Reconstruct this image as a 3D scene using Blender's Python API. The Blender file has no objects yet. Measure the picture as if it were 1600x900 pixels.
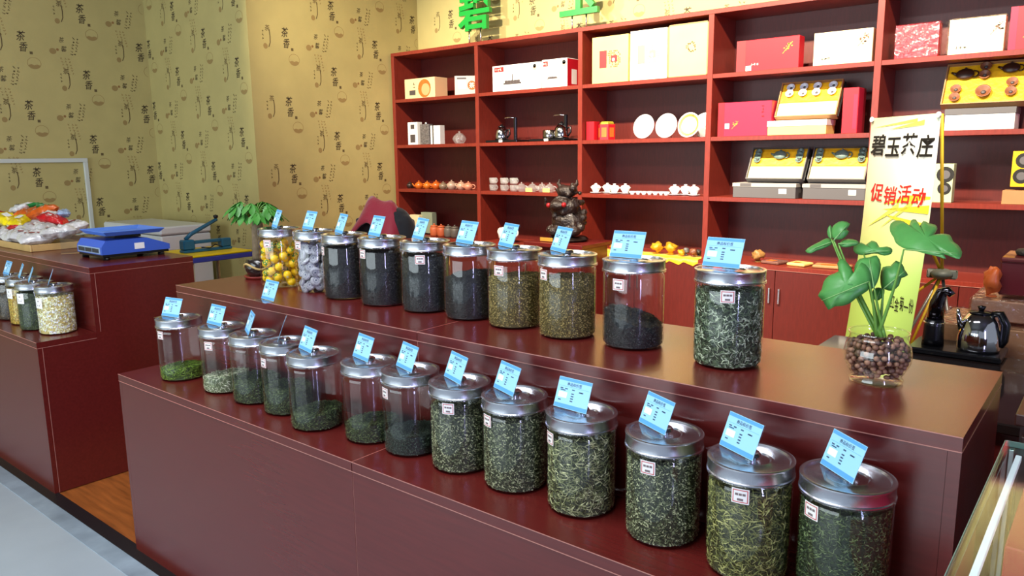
import bpy, math, random
from mathutils import Vector, Matrix, noise
PI = math.pi
scene = bpy.context.scene
C = scene.collection

# ------------------------------------------------------------------ camera
F_PX, PITCH, YAW, ROLL, CAM_H = 1181.25, 0.17285, 0.68391, 0.01165, 1.3677
_cy, _sy, _cp, _sp = math.cos(YAW), math.sin(YAW), math.cos(PITCH), math.sin(PITCH)
FWD = Vector((-_sy * _cp, _cy * _cp, -_sp))
_R = Vector((_cy, _sy, 0)); _D = FWD.cross(_R)
RGT = math.cos(ROLL) * _R + math.sin(ROLL) * _D
DWN = -math.sin(ROLL) * _R + math.cos(ROLL) * _D
CAM = Vector((0, 0, CAM_H))
cam_data = bpy.data.cameras.new('camera'); cam_data.sensor_width = 36.0; cam_data.lens = F_PX / 1600 * 36
cam_data.clip_start = 0.02
cam = bpy.data.objects.new('camera', cam_data); C.objects.link(cam); scene.camera = cam
_m = Matrix((RGT, -DWN, -FWD)).transposed().to_4x4(); _m.translation = CAM; cam.matrix_world = _m

# ------------------------------------------------------------------ world, lamps, exposure
scene.view_settings.view_transform = 'Standard'; scene.view_settings.look = 'None'
scene.view_settings.gamma = 1.0; scene.view_settings.use_curve_mapping = False
scene.view_settings.exposure = 0.25
w = bpy.data.worlds.new('world'); scene.world = w; w.use_nodes = True
w.node_tree.nodes['Background'].inputs[0].default_value = (0.78, 0.86, 1.0, 1)
w.node_tree.nodes['Background'].inputs[1].default_value = 0.30

def area(name, loc, target, sx, sy, power, col):
    l = bpy.data.lights.new(name, 'AREA'); l.shape = 'RECTANGLE'; l.size = sx; l.size_y = sy
    l.energy = power; l.color = col
    o = bpy.data.objects.new(name, l); C.objects.link(o); o.location = loc
    o.rotation_euler = (Vector(target) - Vector(loc)).to_track_quat('-Z', 'Y').to_euler(); return o
def spot(name, loc, target, power, col, ang=80, blend=.6, rad=.05):
    l = bpy.data.lights.new(name, 'SPOT'); l.energy = power; l.color = col; l.spot_size = math.radians(ang)
    l.spot_blend = blend; l.shadow_soft_size = rad
    o = bpy.data.objects.new(name, l); C.objects.link(o); o.location = loc
    o.rotation_euler = (Vector(target) - Vector(loc)).to_track_quat('-Z', 'Y').to_euler(); return o
# daylight through the shop front behind the photographer, ceiling light panels, track spots over the shelves
area('shopfront_daylight', (-3.2, -4.6, 1.35), (-2.2, 1.4, 0.5), 6.0, 2.4, 250, (.80, .93, .97))
area('violet_streak_light', (3.6, -1.6, 1.45), (-1.2, 1.4, 0.9), 0.34, 2.5, 95, (.55, .52, 1.0))  # tall violet light added to give the jars their upright streaks
area('ceiling_panel_light', (-1.6, 0.5, 3.62), (-1.6, 0.5, 0), 2.4, 0.5, 100, (.93, .96, 1.0))
area('ceiling_panel_light', (-5.0, 1.9, 3.62), (-5.0, 1.9, 0), 1.8, 0.5, 10, (1.0, .96, .86))
for sx, tx, pw in ((-4.7, -4.3, 300), (-3.75, -3.7, 430), (-2.5, -2.35, 640), (-1.25, -1.2, 560), (0.0, -.2, 400)):
    spot('track_spot_light', (sx, 2.6, 3.52), (tx, 5.0, 1.45), pw, (1.0, .84, .62))

# ------------------------------------------------------------------ pixel helpers (photo 1600 x 900)
def ray(u, v): return FWD * F_PX + RGT * (u - 800) + DWN * (v - 450)
def atz(u, v, z): d = ray(u, v); return CAM + d * ((z - CAM_H) / d.z)
def aty(u, v, y): d = ray(u, v); return CAM + d * (y / d.y)
def atx(u, v, x): d = ray(u, v); return CAM + d * (x / d.x)

# ------------------------------------------------------------------ materials
def S(r, g, b):
    f = lambda c: (c / 255 / 12.92) if c <= 10 else ((c / 255 + .055) / 1.055) ** 2.4
    return (f(r), f(g), f(b), 1)
MATS = {}
def mat(name, col, rough=.5, metal=0, var=0, vscale=20, bump=0, bscale=60, emit=0, spec=.5, stretch=None, coat=0, trans=0, alpha=1, sheen=0):
    if name in MATS: return MATS[name]
    m = bpy.data.materials.new(name); m.use_nodes = True; nt = m.node_tree; b = nt.nodes['Principled BSDF']
    b.inputs['Base Color'].default_value = col; b.inputs['Roughness'].default_value = rough
    b.inputs['Metallic'].default_value = metal; b.inputs['Specular IOR Level'].default_value = spec
    b.inputs['Coat Weight'].default_value = coat; b.inputs['Transmission Weight'].default_value = trans
    b.inputs['Sheen Weight'].default_value = sheen
    if emit:
        b.inputs['Emission Color'].default_value = col; b.inputs['Emission Strength'].default_value = emit
    if var or bump:
        tc = nt.nodes.new('ShaderNodeTexCoord'); mp = nt.nodes.new('ShaderNodeMapping')
        nt.links.new(tc.outputs['Object'], mp.inputs[0])
        if stretch: mp.inputs['Scale'].default_value = stretch
        if var:
            n = nt.nodes.new('ShaderNodeTexNoise'); n.inputs['Scale'].default_value = vscale; n.inputs['Detail'].default_value = 5
            nt.links.new(mp.outputs[0], n.inputs[0])
            r = nt.nodes.new('ShaderNodeValToRGB')
            r.color_ramp.elements[0].position = .3; r.color_ramp.elements[1].position = .7
            r.color_ramp.elements[0].color = tuple(max(0, c * (1 - var)) for c in col[:3]) + (1,)
            r.color_ramp.elements[1].color = tuple(min(1, c * (1 + var)) for c in col[:3]) + (1,)
            nt.links.new(n.outputs[0], r.inputs[0]); nt.links.new(r.outputs[0], b.inputs['Base Color'])
        if bump:
            n2 = nt.nodes.new('ShaderNodeTexNoise'); n2.inputs['Scale'].default_value = bscale; n2.inputs['Detail'].default_value = 3
            nt.links.new(mp.outputs[0], n2.inputs[0])
            bp = nt.nodes.new('ShaderNodeBump'); bp.inputs['Strength'].default_value = bump; bp.inputs['Distance'].default_value = .01
            nt.links.new(n2.outputs[0], bp.inputs['Height']); nt.links.new(bp.outputs[0], b.inputs['Normal'])
    MATS[name] = m; return m
def clear(name, tint=(.96, .97, .98, 1), rough=.02, ior=1.45, gloss=1.0, bump=0, bscale=30, painted_sparkle=0):
    if name in MATS: return MATS[name]
    m = bpy.data.materials.new(name); m.use_nodes = True; nt = m.node_tree; nt.nodes.clear()
    out = nt.nodes.new('ShaderNodeOutputMaterial'); mx = nt.nodes.new('ShaderNodeMixShader')
    # Schlick reflectance, the same from both sides of a thin pane
    lw = nt.nodes.new('ShaderNodeLayerWeight'); lw.inputs[0].default_value = .5; f0 = ((ior - 1) / (ior + 1)) ** 2
    pw = nt.nodes.new('ShaderNodeMath'); pw.operation = 'POWER'; pw.inputs[1].default_value = 5; nt.links.new(lw.outputs['Facing'], pw.inputs[0])
    fr = nt.nodes.new('ShaderNodeMath'); fr.operation = 'MULTIPLY_ADD'; fr.inputs[1].default_value = 1 - f0; fr.inputs[2].default_value = f0; nt.links.new(pw.outputs[0], fr.inputs[0])
    t = nt.nodes.new('ShaderNodeBsdfTransparent'); t.inputs[0].default_value = tint
    g = nt.nodes.new('ShaderNodeBsdfGlossy'); g.inputs[0].default_value = (gloss, gloss, gloss, 1); g.inputs[1].default_value = rough
    if bump:
        n = nt.nodes.new('ShaderNodeTexNoise'); n.inputs['Scale'].default_value = bscale
        tc = nt.nodes.new('ShaderNodeTexCoord'); nt.links.new(tc.outputs['Object'], n.inputs[0])
        bp = nt.nodes.new('ShaderNodeBump'); bp.inputs['Strength'].default_value = bump; bp.inputs['Distance'].default_value = .02
        nt.links.new(n.outputs[0], bp.inputs['Height']); nt.links.new(bp.outputs[0], g.inputs['Normal'])
    nt.links.new(fr.outputs[0], mx.inputs[0]); nt.links.new(t.outputs[0], mx.inputs[1]); nt.links.new(g.outputs[0], mx.inputs[2])
    if painted_sparkle:
        df = nt.nodes.new('ShaderNodeBsdfDiffuse'); df.inputs[0].default_value = (.9, .92, .92, 1)  # white mixed into clear glass, painting in its sparkle under the spots
        m2 = nt.nodes.new('ShaderNodeMixShader'); m2.inputs[0].default_value = painted_sparkle
        nt.links.new(mx.outputs[0], m2.inputs[1]); nt.links.new(df.outputs[0], m2.inputs[2]); nt.links.new(m2.outputs[0], out.inputs[0])
    else: nt.links.new(mx.outputs[0], out.inputs[0])
    MATS[name] = m; return m

M_WOOD = mat('mahogany_laminate', S(92, 26, 23), .26, var=.10, vscale=7, stretch=(1, 14, 14), spec=.7)
M_SHELF = mat('mahogany_shelf', S(122, 42, 30), .36, var=.14, vscale=8, stretch=(10, 10, 2))
M_SHELFB = mat('mahogany_back', S(88, 26, 21), .42, var=.16, vscale=8, stretch=(10, 10, 1.5))
M_BAND = mat('edge_band', S(176, 120, 108), .4)
M_DARK = mat('joint_dark', S(30, 12, 12), .7)
M_STEEL = mat('brushed_steel', S(214, 215, 222), .27, metal=1, bump=.02, bscale=300)
M_CHROME = mat('chrome', S(215, 216, 222), .08, metal=1)
M_BLACK = mat('black_plastic', S(16, 16, 19), .25)
M_WHITE = mat('white_card', S(236, 235, 230), .6)
M_CREAM = mat('cream_card', S(232, 214, 170), .5, var=.06, vscale=6)
M_YELLOWC = mat('pale_yellow_card', S(236, 205, 120), .5, var=.08, vscale=5)
M_RED = mat('red_card', S(196, 22, 38), .42, var=.08, vscale=6)
M_PINKR = mat('crimson_card', S(190, 26, 62), .42, var=.06, vscale=6)
M_GOLD = mat('gold_print', S(214, 168, 70), .35, metal=.5)
M_SATIN = mat('yellow_satin', S(240, 180, 8), .4, var=.2, vscale=25, bump=.25, bscale=40, sheen=.3)
M_INK = mat('black_ink', S(18, 16, 14), .6)
M_REDINK = mat('red_ink', S(206, 32, 28), .6)
M_PORC = mat('white_porcelain', S(240, 240, 238), .12, coat=.5)
M_GLASS = clear('jar_glass', (.97, .98, .98, 1), .03, 1.5)
M_CGLASS = clear('clear_glass', (.97, .98, .98, 1), .05, 1.75)
M_TGLASS = clear('glassware', (.97, .98, .98, 1), .04, 1.6, painted_sparkle=.14)
M_WRAP = clear('plastic_wrap', (.97, .97, .97, 1), .12, 1.6, bump=.9, bscale=28)
M_GGLASS = clear('green_edge_glass', (.86, .93, .91, 1), .04, 1.4)
M_SGLASS = clear('showcase_glass', (.96, .98, .97, 1), .03, 1.4)
M_GREY = mat('grey_card', S(92, 90, 92), .5)
M_CARTON = mat('brown_carton', S(166, 124, 80), .6, var=.12, vscale=6)
M_ORANGE = mat('orange_print', S(216, 104, 36), .5, var=.2, vscale=12)

# ------------------------------------------------------------------ mesh builder
class MB:
    def __init__(s): s.v = []; s.f = []; s.m = []
    def add(s, vs, fs, mi=0, mx=None):
        o = len(s.v)
        s.v += [tuple(mx @ Vector(p)) for p in vs] if mx is not None else [tuple(p) for p in vs]
        s.f += [tuple(i + o for i in f) for f in fs]; s.m += [mi] * len(fs); return s
    def box(s, x0, x1, y0, y1, z0, z1, mi=0, mx=None, bev=0):
        if bev:
            b = bev; vs = []
            xs, ys, zs = (x0, x1), (y0, y1), (z0, z1)
            # chamfered box: three verts per corner
            idx = {}
            for i in (0, 1):
                for j in (0, 1):
                    for k in (0, 1):
                        sx, sy, sz = (b if i == 0 else -b), (b if j == 0 else -b), (b if k == 0 else -b)
                        for a, q in (('x', (xs[i], ys[j] + sy, zs[k] + sz)), ('y', (xs[i] + sx, ys[j], zs[k] + sz)), ('z', (xs[i] + sx, ys[j] + sy, zs[k]))):
                            idx[i, j, k, a] = len(vs); vs.append(q)
            g = lambda *a: idx[a]
            fs = []
            for i in (0, 1):
                fs.append((g(i,0,0,'x'), g(i,1,0,'x'), g(i,1,1,'x'), g(i,0,1,'x')) if i else (g(i,0,0,'x'), g(i,0,1,'x'), g(i,1,1,'x'), g(i,1,0,'x')))
                fs.append((g(0,i,0,'y'), g(0,i,1,'y'), g(1,i,1,'y'), g(1,i,0,'y')) if i else (g(0,i,0,'y'), g(1,i,0,'y'), g(1,i,1,'y'), g(0,i,1,'y')))
                fs.append((g(0,0,i,'z'), g(1,0,i,'z'), g(1,1,i,'z'), g(0,1,i,'z')) if i else (g(0,0,i,'z'), g(0,1,i,'z'), g(1,1,i,'z'), g(1,0,i,'z')))
            for i in (0, 1):
                for j in (0, 1):
                    fs.append((g(i,j,0,'x'), g(i,j,1,'x'), g(i,j,1,'y'), g(i,j,0,'y')))
                    fs.append((g(i,0,j,'x'), g(i,1,j,'x'), g(i,1,j,'z'), g(i,0,j,'z')))
                    fs.append((g(0,i,j,'y'), g(1,i,j,'y'), g(1,i,j,'z'), g(0,i,j,'z')))
                    for k in (0, 1): fs.append((g(i,j,k,'x'), g(i,j,k,'y'), g(i,j,k,'z')))
            return s.add(vs, fs, mi, mx)
        vs = [(x0,y0,z0),(x1,y0,z0),(x1,y1,z0),(x0,y1,z0),(x0,y0,z1),(x1,y0,z1),(x1,y1,z1),(x0,y1,z1)]
        return s.add(vs, [(0,3,2,1),(4,5,6,7),(0,1,5,4),(1,2,6,5),(2,3,7,6),(3,0,4,7)], mi, mx)
    def cbox(s, c, d, mi=0, mx=None, bev=0):
        return s.box(c[0]-d[0]/2, c[0]+d[0]/2, c[1]-d[1]/2, c[1]+d[1]/2, c[2]-d[2]/2, c[2]+d[2]/2, mi, mx, bev)
    def lathe(s, prof, n=24, mi=0, mx=None, sx=1, sy=1):
        vs = []; fs = []
        for r, z in prof:
            for k in range(n):
                a = 2 * PI * k / n; vs.append((r * sx * math.cos(a), r * sy * math.sin(a), z))
        for i in range(len(prof) - 1):
            for k in range(n):
                a, b = i * n + k, i * n + (k + 1) % n
                fs.append((a, b, b + n, a + n))
        if prof[0][0] > 1e-6: fs.append(tuple(reversed(range(n))))
        if prof[-1][0] > 1e-6: fs.append(tuple(range((len(prof) - 1) * n, len(prof) * n)))
        return s.add(vs, fs, mi, mx)
    def shell(s, prof, n=24, mi=0, mx=None):     # open lathe, no caps
        vs = []; fs = []
        for r, z in prof:
            for k in range(n):
                a = 2 * PI * k / n; vs.append((r * math.cos(a), r * math.sin(a), z))
        for i in range(len(prof) - 1):
            for k in range(n):
                a, b = i * n + k, i * n + (k + 1) % n; fs.append((a, b, b + n, a + n))
        return s.add(vs, fs, mi, mx)
    def tube(s, path, rad, n=8, mi=0, mx=None, caps=True):
        P = [Vector(p) for p in path]; R = rad if isinstance(rad, (list, tuple)) else [rad] * len(P)
        vs = []; fs = []; up = Vector((0, 0, 1))
        prev = None
        for i, p in enumerate(P):
            t = (P[min(i + 1, len(P) - 1)] - P[max(i - 1, 0)]).normalized()
            a = prev if prev is not None else (up if abs(t.z) < .9 else Vector((1, 0, 0)))
            a = (a - t * a.dot(t)).normalized(); b = t.cross(a); prev = a
            for k in range(n):
                q = 2 * PI * k / n; vs.append(p + (a * math.cos(q) + b * math.sin(q)) * R[i])
        for i in range(len(P) - 1):
            for k in range(n):
                x, y = i * n + k, i * n + (k + 1) % n; fs.append((x, y, y + n, x + n))
        if caps: fs.append(tuple(reversed(range(n)))); fs.append(tuple(range((len(P) - 1) * n, len(P) * n)))
        return s.add(vs, fs, mi, mx)
    def ball(s, c, r, n=10, mi=0, mx=None, sz=(1, 1, 1)):
        vs = []; fs = []; h = max(4, n // 2 + 1)
        for i in range(h + 1):
            t = PI * i / h
            for k in range(n):
                a = 2 * PI * k / n
                vs.append((c[0] + r * sz[0] * math.sin(t) * math.cos(a), c[1] + r * sz[1] * math.sin(t) * math.sin(a), c[2] - r * sz[2] * math.cos(t)))
        for i in range(h):
            for k in range(n):
                a, b = i * n + k, i * n + (k + 1) % n; fs.append((a, b, b + n, a + n))
        return s.add(vs, fs, mi, mx)
    def prism(s, pts, y0, y1, mi=0, mx=None):    # outline in xz, extruded along y
        n = len(pts)
        vs = [(x, y0, z) for x, z in pts] + [(x, y1, z) for x, z in pts]
        fs = [tuple(range(n)), tuple(reversed(range(n, 2 * n)))] + [(i, i + n, (i + 1) % n + n, (i + 1) % n) for i in range(n)]
        return s.add(vs, fs, mi, mx)
    def quad(s, a, b, c, d, mi=0, mx=None): return s.add([a, b, c, d], [(0, 1, 2, 3)], mi, mx)
    def mesh(s, name, mats, smooth=False):
        me = bpy.data.meshes.new(name); me.from_pydata(s.v, [], s.f)
        for m in (mats if isinstance(mats, (list, tuple)) else [mats]): me.materials.append(m)
        me.polygons.foreach_set('material_index', s.m)
        me.polygons.foreach_set('use_smooth', [bool(smooth)] * len(s.f)); me.update()
        if smooth == 'auto': me.set_sharp_from_angle(angle=math.radians(40))
        return me
    def obj(s, name, mats, parent=None, smooth=False, **kw): return link(name, s.mesh(name, mats, smooth), parent, **kw)
def link(name, me, parent=None, loc=None, rot=None):
    o = bpy.data.objects.new(name, me); C.objects.link(o)
    if parent: o.parent = parent
    if loc is not None: o.location = loc
    if rot is not None: o.rotation_euler = rot
    return o
def tag(o, label=None, cat=None, group=None, kind=None):
    if label: o['label'] = label
    if cat: o['category'] = cat
    if group: o['group'] = group
    if kind: o['kind'] = kind
    return o
def thing(name, label, cat, loc=(0, 0, 0), rz=0, group=None):
    o = bpy.data.objects.new(name, None); C.objects.link(o); o.location = loc; o.rotation_euler = (0, 0, rz)
    o.empty_display_size = .05
    return tag(o, label, cat, group)
def copy_tree(o, parent=None):
    c = o.copy(); C.objects.link(c); c.parent = parent
    for ch in list(o.children): copy_tree(ch, c)
    return c
_tc = {}
def glyph(s, size, extrude=0, offset=0):
    key = (s, extrude, offset)
    if key not in _tc:
        cu = bpy.data.curves.new('glyph', 'FONT'); cu.body = s; cu.extrude = extrude; cu.offset = offset; cu.resolution_u = 2
        cu.align_x = 'CENTER'
        o = bpy.data.objects.new('glyph', cu); C.objects.link(o); bpy.context.view_layer.update()
        dg = bpy.context.evaluated_depsgraph_get(); me = bpy.data.meshes.new_from_object(o.evaluated_get(dg))
        vs = [tuple(v.co) for v in me.vertices]; fs = [tuple(p.vertices) for p in me.polygons]
        xs = [v[0] for v in vs]; ys = [v[1] for v in vs]; cx, cyy = (min(xs) + max(xs)) / 2, (min(ys) + max(ys)) / 2
        _tc[key] = ([(x - cx, y - cyy, z) for x, y, z in vs], fs)
        bpy.data.objects.remove(o); bpy.data.curves.remove(cu); bpy.data.meshes.remove(me)
    vs, fs = _tc[key]
    return [(x * size, y * size, z * size) for x, y, z in vs], fs
def frame_mx(o, ux, uy):                     # matrix with local x=ux, y=uy, z=ux x uy
    ux = Vector(ux).normalized(); uy = Vector(uy).normalized(); uz = ux.cross(uy)
    m = Matrix((ux, uy, uz)).transposed().to_4x4(); m.translation = o; return m
T = Matrix.Translation
def RZ(a): return Matrix.Rotation(a, 4, 'Z')
def RX(a): return Matrix.Rotation(a, 4, 'X')
def RY(a): return Matrix.Rotation(a, 4, 'Y')

# ================================================================== the setting
ZL, ZU = .65, .9266
YF, YU, YB = 1.0839, 1.3123, 1.7668
XL, XR, XLL = -2.6239, -.1641, -3.3513
YS, X0, X1, DX = 4.88, -5.359, -4.335, 1.040
ZT, S1, S2, S3, ZB = 2.288, 1.875, 1.465, 1.063, .645
YD = YS + .375
XC = -5.40; YBW = 3.44; XA = -7.02; CEIL = 3.7
rnd = random.Random(7)

M_TILE = mat('pale_floor_tile', S(166, 178, 186), .22, var=.06, vscale=3, bump=.02)
M_LAMI = mat('orange_brown_laminate', S(150, 84, 36), .4, var=.3, vscale=5, stretch=(1, 9, 1))
M_PAPER = mat('tan_wallpaper', S(188, 175, 114), .62, var=.05, vscale=5, bump=.06, bscale=260)
M_CEIL = mat('dark_ceiling', S(58, 56, 54), .8, var=.05)
def struct(name, mb, m, label=None, cat=None, parent=None):
    o = mb.obj(name, m, parent)
    if parent is None: tag(o, label, cat, kind='structure')
    return o
struct('floor', MB().box(-7.2, 4.2, -5.2, YF - .10, -.08, 0), M_TILE, 'pale blue-grey tiled shop floor in front of the counters', 'floor')
struct('floor_behind', MB().box(-7.2, 4.2, YF + .015, YD + .1, -.08, 0), M_LAMI, 'orange-brown laminate floor behind the counters', 'floor')
struct('trim_1', MB().box(-7.2, 4.2, YF - .036, YF + .015, -.08, .004), mat('black_kerb', S(24, 23, 26), .4), 'black kerb strip along the counter bases', 'trim')
struct('trim_2', MB().box(-7.2, 4.2, YF - .10, YF - .036, -.08, .002), mat('pale_edge_strip', S(140, 156, 168), .25, var=.25, vscale=6), 'pale grey edging strip beside the black kerb', 'trim')
struct('ceiling', MB().box(-7.2, 4.2, -5.2, YD + .1, CEIL, CEIL + .1), M_CEIL, 'dark shop ceiling', 'ceiling')
wA = struct('wall_left', MB().box(XA - .1, XA, -5.2, YBW + .1, 0, CEIL), M_PAPER, 'left wall papered with tea calligraphy, behind the chest freezer', 'wall')
wB = struct('wall_pillar_front', MB().box(XA, XC, YBW, YBW + .1, 0, CEIL), M_PAPER, 'narrow papered wall face beyond the chest freezer', 'wall')
wC = struct('wall_pillar_side', MB().box(XC - .1, XC, YBW + .1, YD, 0, CEIL), M_PAPER, 'papered wall face at the end of the shelf unit', 'wall')
wD = struct('wall_back', MB().box(XC - .1, 4.2, YD, YD + .1, 0, CEIL), M_PAPER, 'back wall with tea wallpaper above the shelf unit', 'wall')

# ---- printed wallpaper motifs, ink lies flat on the paper
P_DK = mat('wallpaper_ink_dark', S(66, 54, 34), .7)
P_MD = mat('wallpaper_ink_brown', S(100, 84, 50), .7)
P_PL = mat('wallpaper_ink_pale', S(156, 132, 80), .7)
P_RD = mat('wallpaper_ink_rust', S(150, 112, 66), .7)
def cell(mb, o, u, n, ink):
    Z = Vector((0, 0, 1)); u = Vector(u); n = Vector(n)
    def mx(a, b, e=0): return frame_mx(o + u * a + Z * b + n * (.0006 + e), u, Z)
    sh = Matrix.Shear('XY', 4, (0, 0)) if False else Matrix.Identity(4)
    sh[0][1] = .18
    def ch(c, a, b, s, mi, sx=.8):
        vs, fs = glyph(c, s, 0, .010 if s > .07 else .003); mb.add(vs, fs, mi, mx(a, b) @ sh @ Matrix.Diagonal((sx, 1, 1, 1)))
    ch('茶', 0, .042, .082, 0, .78); ch('香', .010, -.042, .080, 0, .78)
    mb.quad((-.011, -.011, 0), (.011, -.011, 0), (.011, .011, 0), (-.011, .011, 0), 1, mx(.062, -.085))
    # tea basket: a hoop over a half-filled bowl
    m2 = mx(.075, -.165); N = 20
    for k in range(N):
        a, b = 2 * PI * k / N, 2 * PI * (k + 1) / N
        f = lambda t, r: (.052 * r * math.cos(t), .047 * r * math.sin(t), 0)
        mb.quad(f(a, .93), f(a, 1), f(b, 1), f(b, .93), 2, m2)
    bowl = [(.048 * math.cos(t), .043 * math.sin(t), 0) for t in [PI * 1.12 + PI * .76 * i / 10 for i in range(11)]] + [(.02, -.008, 0), (0, -.016, 0), (-.02, -.008, 0)]
    mb.add(bowl, [tuple(range(len(bowl)))], 2, m2)
    # 茶馨 small pair
    ch('茶', .30, .040, .048, 0, .9); ch('馨', .312, -.030, .050, 0, .9)
    m3 = mx(.225, -.055)
    mb.add([(.027 * math.cos(2 * PI * k / 14), .024 * math.sin(2 * PI * k / 14), 0) for k in range(14)], [tuple(range(14))], 2, m3)
    mb.add([(.011 * math.cos(2 * PI * k / 9), .011 * math.sin(2 * PI * k / 9), 0) for k in range(9)], [tuple(range(9))], 3, mx(.262, -.04))
    # columns of tiny brush strokes
    rr = random.Random(3)
    def col(a, b, rows, cols, st, mi, sl):
        for c in range(cols):
            for r in range(rows):
                for q in range(3):
                    ln = st * rr.uniform(.2, .42); wd = st * rr.uniform(.06, .11); an = rr.choice((0, 1.57, .8, -.7)) + rr.uniform(-.2, .2)
                    m4 = mx(a + c * st * 1.5 - r * sl + rr.uniform(-.3, .3) * st, b - r * st * 1.25 + rr.uniform(-.3, .3) * st) @ RZ(an)
                    mb.quad((-ln, -wd, 0), (ln, -wd, 0), (ln, wd, 0), (-ln, wd, 0), mi, m4)
    col(.395, .06, 6, 2, .021, 1, .0055)
    col(.285, -.11, 6, 3, .019, 2, -.004)
    # brush scribble with a long hook
    ch('茶', -.16, .06, .05, 1, .9); col(-.20, .03, 3, 1, .02, 1, 0)
    hook = [(-.143, .05), (-.138, .0), (-.14, -.05), (-.155, -.085)]
    for (a, b), (c, d) in zip(hook, hook[1:]):
        mb.quad((a - .004, b, 0), (c - .004, d, 0), (c + .004, d, 0), (a + .004, b, 0), 1, mx(0, 0))
    mb.add([(.02 * math.cos(2 * PI * k / 12), .022 * math.sin(2 * PI * k / 12), 0) for k in range(12)], [tuple(range(12))], 2, mx(-.185, -.08))
def paper(wall, o, u, n, a0, a1, z0, z1, phase_a, phase_z):
    mb = MB(); k0 = int((a0 - phase_a) / .47) - 2; CP, VR = .47, .54
    for k in range(k0, k0 + int((a1 - a0) / CP) + 5):
        a = phase_a + k * CP
        if a - .24 < a0 or a + .45 > a1 + .02: 
            if a - .24 < a0 - .25 or a + .45 > a1 + .5: continue
        for j in range(-3, 8):
            z = phase_z + j * VR + (VR / 2 if k % 2 else 0)
            if z < z0 or z > z1: continue
            sub = MB(); cell(sub, Vector(o) + Vector(u) * a + Vector((0, 0, z)), u, n, 0)
            # keep only faces that lie on this wall
            oo = Vector(o); uu = Vector(u)
            for f, mi in zip(sub.f, sub.m):
                if all(a0 + .004 < (Vector(sub.v[i]) - oo).dot(uu) < a1 - .004 for i in f):
                    mb.f.append(tuple(range(len(mb.v), len(mb.v) + len(f)))); mb.v += [sub.v[i] for i in f]; mb.m.append(mi)
    return mb.obj('printed_motifs', [P_DK, P_MD, P_PL, P_RD], wall)
pa = atx(136, 125, XA); paper(wA, (XA, 0, 0), (0, 1, 0), (1, 0, 0), 1.2, YBW, .5, 3.3, pa.y, pa.z)
pb = aty(326, 165, YBW); paper(wB, (0, YBW, 0), (1, 0, 0), (0, -1, 0), XA, XC, .5, 3.3, pb.x, pb.z)
pc = atx(522, 120, XC); paper(wC, (XC, 0, 0), (0, 1, 0), (1, 0, 0), YBW + .01, YD, .5, 3.3, pc.y, pc.z)
pd = aty(704, 30, YD); paper(wD, (0, YD, 0), (1, 0, 0), (0, -1, 0), XC, -.2, 2.2, 3.3, pd.x, pd.z)

# white frame fixed on the left wall
fa, fb = atx(135, 247, XA), atx(150, 352, XA)
yr, zt_, zb_ = fa.y, fa.z, .74; yl = 1.35
fo = thing('wall_frame', 'thin white rectangular frame on the papered wall above the bagged tea', 'frame', (XA, (yl + yr) / 2, zb_))
M_FRAME = mat('white_frame_metal', S(206, 212, 206), .4)
hw, hh, ft = (yr - yl) / 2, zt_ - zb_, .034
for b in ((-hw, hw, hh - ft, hh), (-hw, hw, 0, ft)): MB().box(.001, .025, b[0], b[1], b[2], b[3], bev=.003).obj('rail', M_FRAME, fo)
for b in ((-hw, -hw + ft), (hw - ft, hw)): MB().box(.001, .025, b[0], b[1], ft, hh - ft, bev=.003).obj('stile', M_FRAME, fo)

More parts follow.
